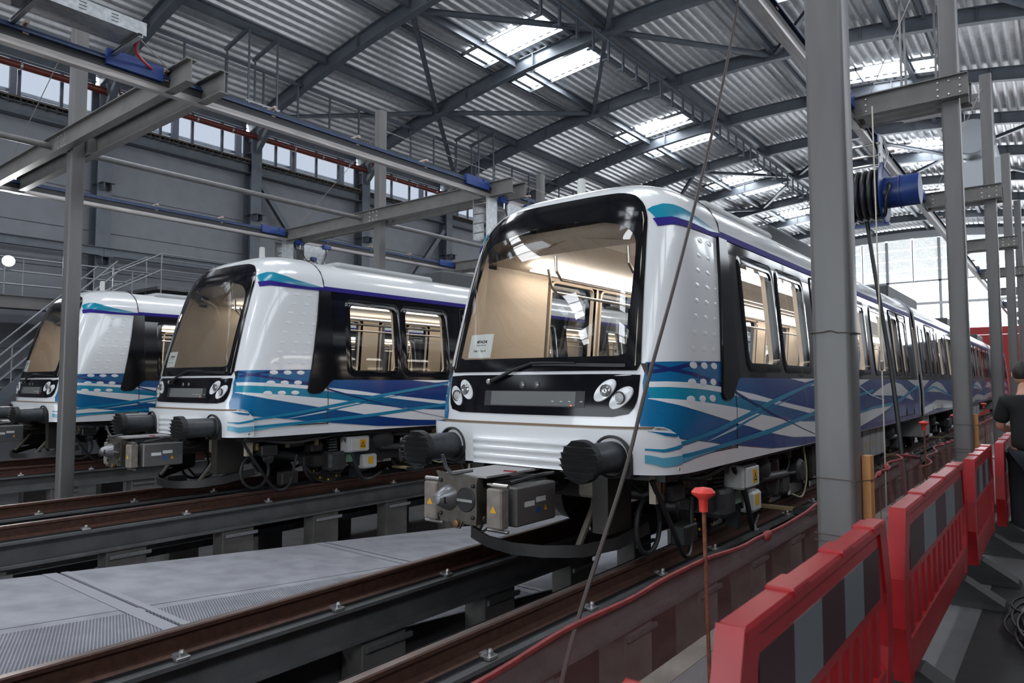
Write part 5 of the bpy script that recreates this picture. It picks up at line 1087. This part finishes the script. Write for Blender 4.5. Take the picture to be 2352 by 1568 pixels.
# ================================================================= AISLE
def barrier(x, y0, y1, lab, slats, holes=True):
    t = thing('safety_barrier', (x, (y0+y1)/2, -.05), lab, 'barrier', 'red safety barriers'); ch = .10; zt, zb = .95, .12; L = y1-y0
    # outer frame: chamfered outline, thick
    def outline(i): return [(y0+ch*.9+i, zt-i), (y1-ch*.9-i, zt-i), (y1-i*.9, zt-.32), (y1-.0-i, .40), (y1-.12-i, zb+i), (y0+.12+i, zb+i), (y0+i, .40), (y0+i*.9, zt-.32)]
    W = .028
    so, si = outline(0), None
    top = B(); top.bbox(x-.04, x+.04, y0+ch, y1-ch, zt-.05, zt, .012)
    for f in (.22, .55, .85): top.bbox(x-.043, x+.043, y0+ch+(L-2*ch)*f, y0+ch+(L-2*ch)*f+.16, zt-.02, zt+.008, .006)
    ob('top_rail', top, REDP, t)
    b = B(); b.box(x-W, x+W, y0+.12, y1-.12, zt-.36, zt-.04); ob('sign_panel', b, REDP, t)
    n = 5
    for i in range(n):
        a = y0+.22+(L-.44)*i/n; c = y0+.22+(L-.44)*(i+1)/n
        for s_ in (-1, 1): ob('reflective_strip', B().box(x+s_*(W+.001)-.002, x+s_*(W+.001)+.002, a, c, zt-.32, zt-.1), SILV if i % 2 else REDDK, t)
    for yy, d in ((y0, 1), (y1, -1)):
        pl = [(yy+d*ch, zt), (yy, zt-.32), (yy, .40), (yy+d*.10, zb), (yy+d*.2, zb), (yy+d*.12, .40), (yy+d*.12, zt-.32), (yy+d*.22, zt-.04)]
        ob('end_post', B().loft([[(x+s_, y, z) for y, z in pl] for s_ in (-.038, .038)]), REDP, t)
    ob('bottom_rail', B().bbox(x-.034, x+.034, y0+.12, y1-.12, zb, zb+.2, .012), REDP, t)
    for i in range(slats):
        yy = y0+.18+(L-.36)*(i+.5)/slats; w_ = (L-.36)/slats*.29
        ob('slat', B().loft([[(x+a, yy+c, z) for a, c in rrect(-.028*k, .028*k, -w_*k, w_*k, .02*k, 3)] for z, k in ((zb+.16, .9), (zb+.2, 1), (zt-.36, 1), (zt-.32, .8))]), REDP, t, smooth=40)
    for yy in (y0+.35, y1-.35): ob('foot', B().loft([[(x-.30, yy-.11, -.05), (x+.30, yy-.11, -.05), (x+.30, yy+.11, -.05), (x-.30, yy+.11, -.05)], [(x-.28, yy-.1, -.01), (x+.28, yy-.1, -.01), (x+.28, yy+.1, -.01), (x-.28, yy+.1, -.01)], [(x-.05, yy-.09, .13), (x+.05, yy-.09, .13), (x+.05, yy+.09, .13), (x-.05, yy+.09, .13)]]), RUBBER, t)
    return t
barrier(-.70, -.65, 1.42, 'red plastic safety barrier of which only a top corner shows at the bottom edge', 10)
barrier(-.685, 1.66, 3.62, 'large red plastic safety barrier in the foreground, cut by the bottom edge', 10)
barrier(-.66, 3.78, 6.50, 'red plastic safety barrier with two grey reflective squares, second in the row', 11)
barrier(-.61, 6.55, 8.42, 'red plastic safety barrier with torn hanging reflective sheet, third in the row', 14)
barrier(-.53, 8.5, 11.0, 'red plastic safety barrier with plain ribbed face, fourth in the row', 16)
barrier(-.46, 11.15, 13.3, 'red plastic safety barrier farthest back, behind the leaning person', 16)
# netting on rebar posts along the pit edge
NX = -1.5
def rebar(y, zt, lab, lean=0):
    t = thing('rebar_post', (NX, y, -.05), lab, 'post', 'rebar posts of the netting')
    ob('bar', B().cyl((NX+.02, y, -.05), (NX+lean, y, zt), .011, 8), REBAR, t, smooth=40)
    ob('cap', B().lathe([(.022, -.09), (.024, -.03), (.03, -.02), (.06, .0), (.062, .012), (.045, .03), (.001, .038)], (NX+lean, y, zt), (0, 0, 1), 18), CAPR, t, smooth=50)
rebar(3.52, .98, 'rusty rebar post with red mushroom cap in front of the near bogie'); rebar(10.9, 1.0, 'rusty capped rebar post, second from the camera'); rebar(14.25, .97, 'rusty capped rebar post, third from the camera, before the second column'); rebar(20.0, 1.03, 'rusty capped rebar post, fourth from the camera'); rebar(23.5, 1.05, 'rusty capped rebar post beside the elbow of the person')
nt_ = [(-.5, .62), (1.73, .61), (2.55, .64), (3.52, .64), (4.5, .60), (5.68, .635), (6.4, .62), (7.24, .57), (8.2, .66), (9.2, .72), (10.2, .62), (10.7, .42), (11.2, .50), (12.2, .62), (14.3, .56), (16, .66), (18.5, .62), (22.5, .62), (26, .6)]
net = thing('safety_net', (NX, 12, -.05), 'translucent red mesh netting sagging along the pit edge on rebar posts', 'netting')
N = 220; rows = []
for i in range(N+1):
    y = -.5+26.5*i/N; zt = lerp([p[0] for p in nt_], [p[1] for p in nt_], y)
    rows.append([(NX+.012*sin(y*5.3+j)+.02*sin(y*1.7)*(1-j/6)+(.05*sin(y*9+j*.5)*(1 if y > 8 else .1)), y, -.05+(zt+.05)*j/6) for j in range(7)])
ob('mesh_sheet', B().grid(rows), NET, net, smooth=80)
ob('top_cord', B().tube([(r[-1][0], r[-1][1], r[-1][2]) for r in rows], .012, 6), mat('net_edge', (.24, .03, .03), .6, noise=.3, scale=12), net, smooth=50)
for y in (4.5, 7.9, 8.3, 9.5, 12.6, 15, 17.3): ob('cord_knot', B().lathe([(.001, -.05), (.025, -.03), (.03, 0), (.02, .04), (.001, .06)], (NX, y, lerp([p[0] for p in nt_], [p[1] for p in nt_], y)), (0, 1, .3), 8), MATS['net_edge'], net, smooth=60)
# timber boards wired to the columns
for y, lab in ((CY[0], 'orange timber board wired upright to the foreground column'), (CY[1], 'orange timber board wired upright to the second aisle column')):
    t = thing('timber_board', (XA+.13, y+.17, -.05), lab, 'board', 'timber boards on the columns')
    ob('board', B().box(XA+.115, XA+.16, y+.06, y+.16, -.05, 1.12), WOOD, t)
    for z in (.62, .66, .99): ob('tie_wire', B().tube([(XA+a, y+c, z+.01*sin(3*a*10)) for a, c in ((-.118, -.118), (.118, -.118), (.17, .05), (.17, .17), (-.118, .12), (-.118, -.118))], .003, 5), mat('tie_dark', (.10, .06, .045), .6), t)
ob('tie_wire', B().tube([(XA+a, CY[0]+c, 1.86+d) for a, c, d in ((-.117, -.117, 0), (-.04, -.12, .004), (0, -.121, .012), (.04, -.12, -.002), (.117, -.117, -.003), (.117, .117, 0), (-.117, .117, 0), (-.117, -.117, 0))], .004, 5), mat('tie_dark2', (.07, .045, .035), .6), label='thin rusty wire tied round the foreground column at eye height', cat='wire')
# coil of black cable on the floor
coil = thing('cable_coil', (-.25, 5.6, -.05), 'heap of black cable loops lying on the floor right of the barriers', 'cable coil')
for i in range(16):
    r1 = .35+.5*random.random(); r2 = .2+.16*random.random(); cx, cy = -.10+.12*random.random(), 5.5+.5*random.random(); ph = random.random()*6
    ob('cable_loop', B().tube([(cx+r2*cos(2*pi*k/30), cy+r1*sin(2*pi*k/30), -.038+.006*i+.012*sin(2*pi*k/30*2+ph)) for k in range(31)], .009, 5), CABLE, coil, smooth=60)
ob('floor_sheet', B().loft([[(-.52, 4.1, -.049), (.4, 4.3, -.049), (.5, 6.8, -.049), (-.5, 7.0, -.049)], [(-.52, 4.1, -.044), (.4, 4.3, -.044), (.5, 6.8, -.044), (-.5, 7.0, -.044)]]), mat('black_sheet', (.015, .015, .016), .6, bump=.3, noise=.2, scale=5), label='black plastic sheet on the floor under the cable heap', cat='sheet')
# person seen from behind, leaning over the barrier with a camera
pc = V((-.30, 9.0, -.05))
person = thing('person', pc, 'person in a black T-shirt seen from behind, leaning to take a photo', 'person')
def skin_mesh(name, verts, edges, radii, mt, sub=2):
    me = bpy.data.meshes.new(name); me.from_pydata([V(v) for v in verts], edges, []); o = bpy.data.objects.new(name, me); COL.objects.link(o); o.parent = person; ORG[o] = pc
    me.materials.append(mt); sk = o.modifiers.new('skin', 'SKIN'); sk.use_smooth_shade = True
    for i, r in enumerate(radii): me.skin_vertices[0].data[i].radius = r if isinstance(r, tuple) else (r, r)
    me.skin_vertices[0].data[0].use_root = True
    s = o.modifiers.new('sub', 'SUBSURF'); s.levels = sub; s.render_levels = sub; return o
# local coords: origin at feet, facing +y (away from the camera), a little left
bv = [(.02, .0, .93), (.02, .02, 1.12), (.01, .05, 1.30), (0, .07, 1.43), (-.02, .11, 1.53), (-.03, .14, 1.62),
      (-.17, .06, 1.39), (-.25, .10, 1.14), (-.16, .30, 1.10), (-.06, .36, 1.36), (.03, .34, 1.47),
      (.18, .06, 1.40), (.28, .12, 1.17), (.22, .32, 1.24), (.12, .36, 1.46),
      (-.10, .0, .88), (-.11, .06, .48), (-.11, -.02, .08), (-.12, .12, .04), (.12, .0, .88), (.14, .08, .48), (.14, -.02, .08), (.15, .12, .04)]
be = [(0, 1), (1, 2), (2, 3), (3, 4), (4, 5), (3, 6), (6, 7), (7, 8), (8, 9), (9, 10), (3, 11), (11, 12), (12, 13), (13, 14), (0, 15), (15, 16), (16, 17), (17, 18), (0, 19), (19, 20), (20, 21), (21, 22)]
br = [(.13, .085), (.12, .08), (.13, .085), (.08, .06), .052, .058, .055, .046, .04, .03, .02, .055, .046, .04, .03, .09, .062, .045, .035, .09, .062, .045, .035]
skin_mesh('body', bv, be, br, SKIN)
sv = [(.02, .0, .86), (.02, .01, 1.0), (.02, .02, 1.14), (.01, .05, 1.30), (0, .065, 1.41), (-.01, .08, 1.455), (-.18, .06, 1.40), (-.245, .095, 1.17), (.19, .06, 1.41), (.275, .115, 1.20)]
skin_mesh('t_shirt', sv, [(0, 1), (1, 2), (2, 3), (3, 4), (4, 5), (4, 6), (6, 7), (4, 8), (8, 9)], [(.19, .135), (.185, .13), (.185, .13), (.205, .14), (.15, .11), (.075, .075), .092, .082, .092, .082], SHIRT)
skin_mesh('trousers', [(.02, 0, .9), (-.10, 0, .82), (-.11, .06, .48), (-.11, -.02, .06), (.13, 0, .82), (.14, .08, .48), (.14, -.02, .06)], [(0, 1), (1, 2), (2, 3), (0, 4), (4, 5), (5, 6)], [(.18, .13), .105, .08, .07, .105, .08, .07], JEANS)
def ell(c, r, n=18, m=12, shape=None):
    b = B(); rows = []
    for j in range(m+1):
        th = pi*j/m; rows.append([V(c)+V((r[0]*sin(th)*cos(2*pi*i/n), r[1]*sin(th)*sin(2*pi*i/n), r[2]*cos(th))) for i in range(n)])
    return b.loft(rows, True, False)
HD = pc+V((-.04, .17, 1.70))
ob('head', ell(HD, (.076, .098, .118)), SKIN, person, smooth=80)
b = ell(HD+V((.0, -.014, .022)), (.085, .103, .112)); b.f = [f for f in b.f if not (sum(b.v[i].z for i in f)/len(f) < HD.z-.052 or (sum(b.v[i].y for i in f)/len(f) > HD.y+.05 and sum(b.v[i].z for i in f)/len(f) < HD.z+.05))]; ob('hair', b, HAIR, person, smooth=80)
for s_ in (-1, 1): ob('ear', ell(HD+V((s_*.082, 0, -.012)), (.012, .02, .032), 10, 8), SKIN, person, smooth=80)
ob('nose', ell(HD+V((0, .105, -.01)), (.014, .018, .022), 8, 6), SKIN, person, smooth=80)
for s_, c in ((-1, (-.03, .38, 1.47)), (1, (.13, .37, 1.47))):
    c = V(c)
    for i in range(4): ob('finger', B().tube([pc+c+V((0, 0, .02*i-.03)), pc+c+V((s_*-.03, .045, .02*i-.025)), pc+c+V((s_*-.07, .05, .02*i-.02)), pc+c+V((s_*-.085, .02, .02*i-.02))], [.011, .010, .009, .008], 7), SKIN, person, smooth=60)
    ob('thumb', B().tube([pc+c+V((0, -.01, -.03)), pc+c+V((s_*-.03, -.03, -.01)), pc+c+V((s_*-.05, -.03, .02))], [.012, .011, .009], 7), SKIN, person, smooth=60)
cmr = thing('camera', pc+V((.06, .38, 1.62)), 'black camera held up at the face of the person', 'camera')
c = pc+V((.05, .40, 1.66)); ob('camera_body', B().bbox(c.x-.07, c.x+.07, c.y-.035, c.y+.035, c.z-.05, c.z+.045, .012), BLACKM, cmr); ob('lens', B().lathe([(.036, 0), (.04, .02), (.04, .1), (.034, .105)], c+V((0, .035, 0)), (0, 1, 0), 18), BLACKM, cmr, smooth=40); ob('viewfinder', B().bbox(c.x-.03, c.x+.03, c.y-.04, c.y+.02, c.z+.045, c.z+.075, .008), BLACKM, cmr)
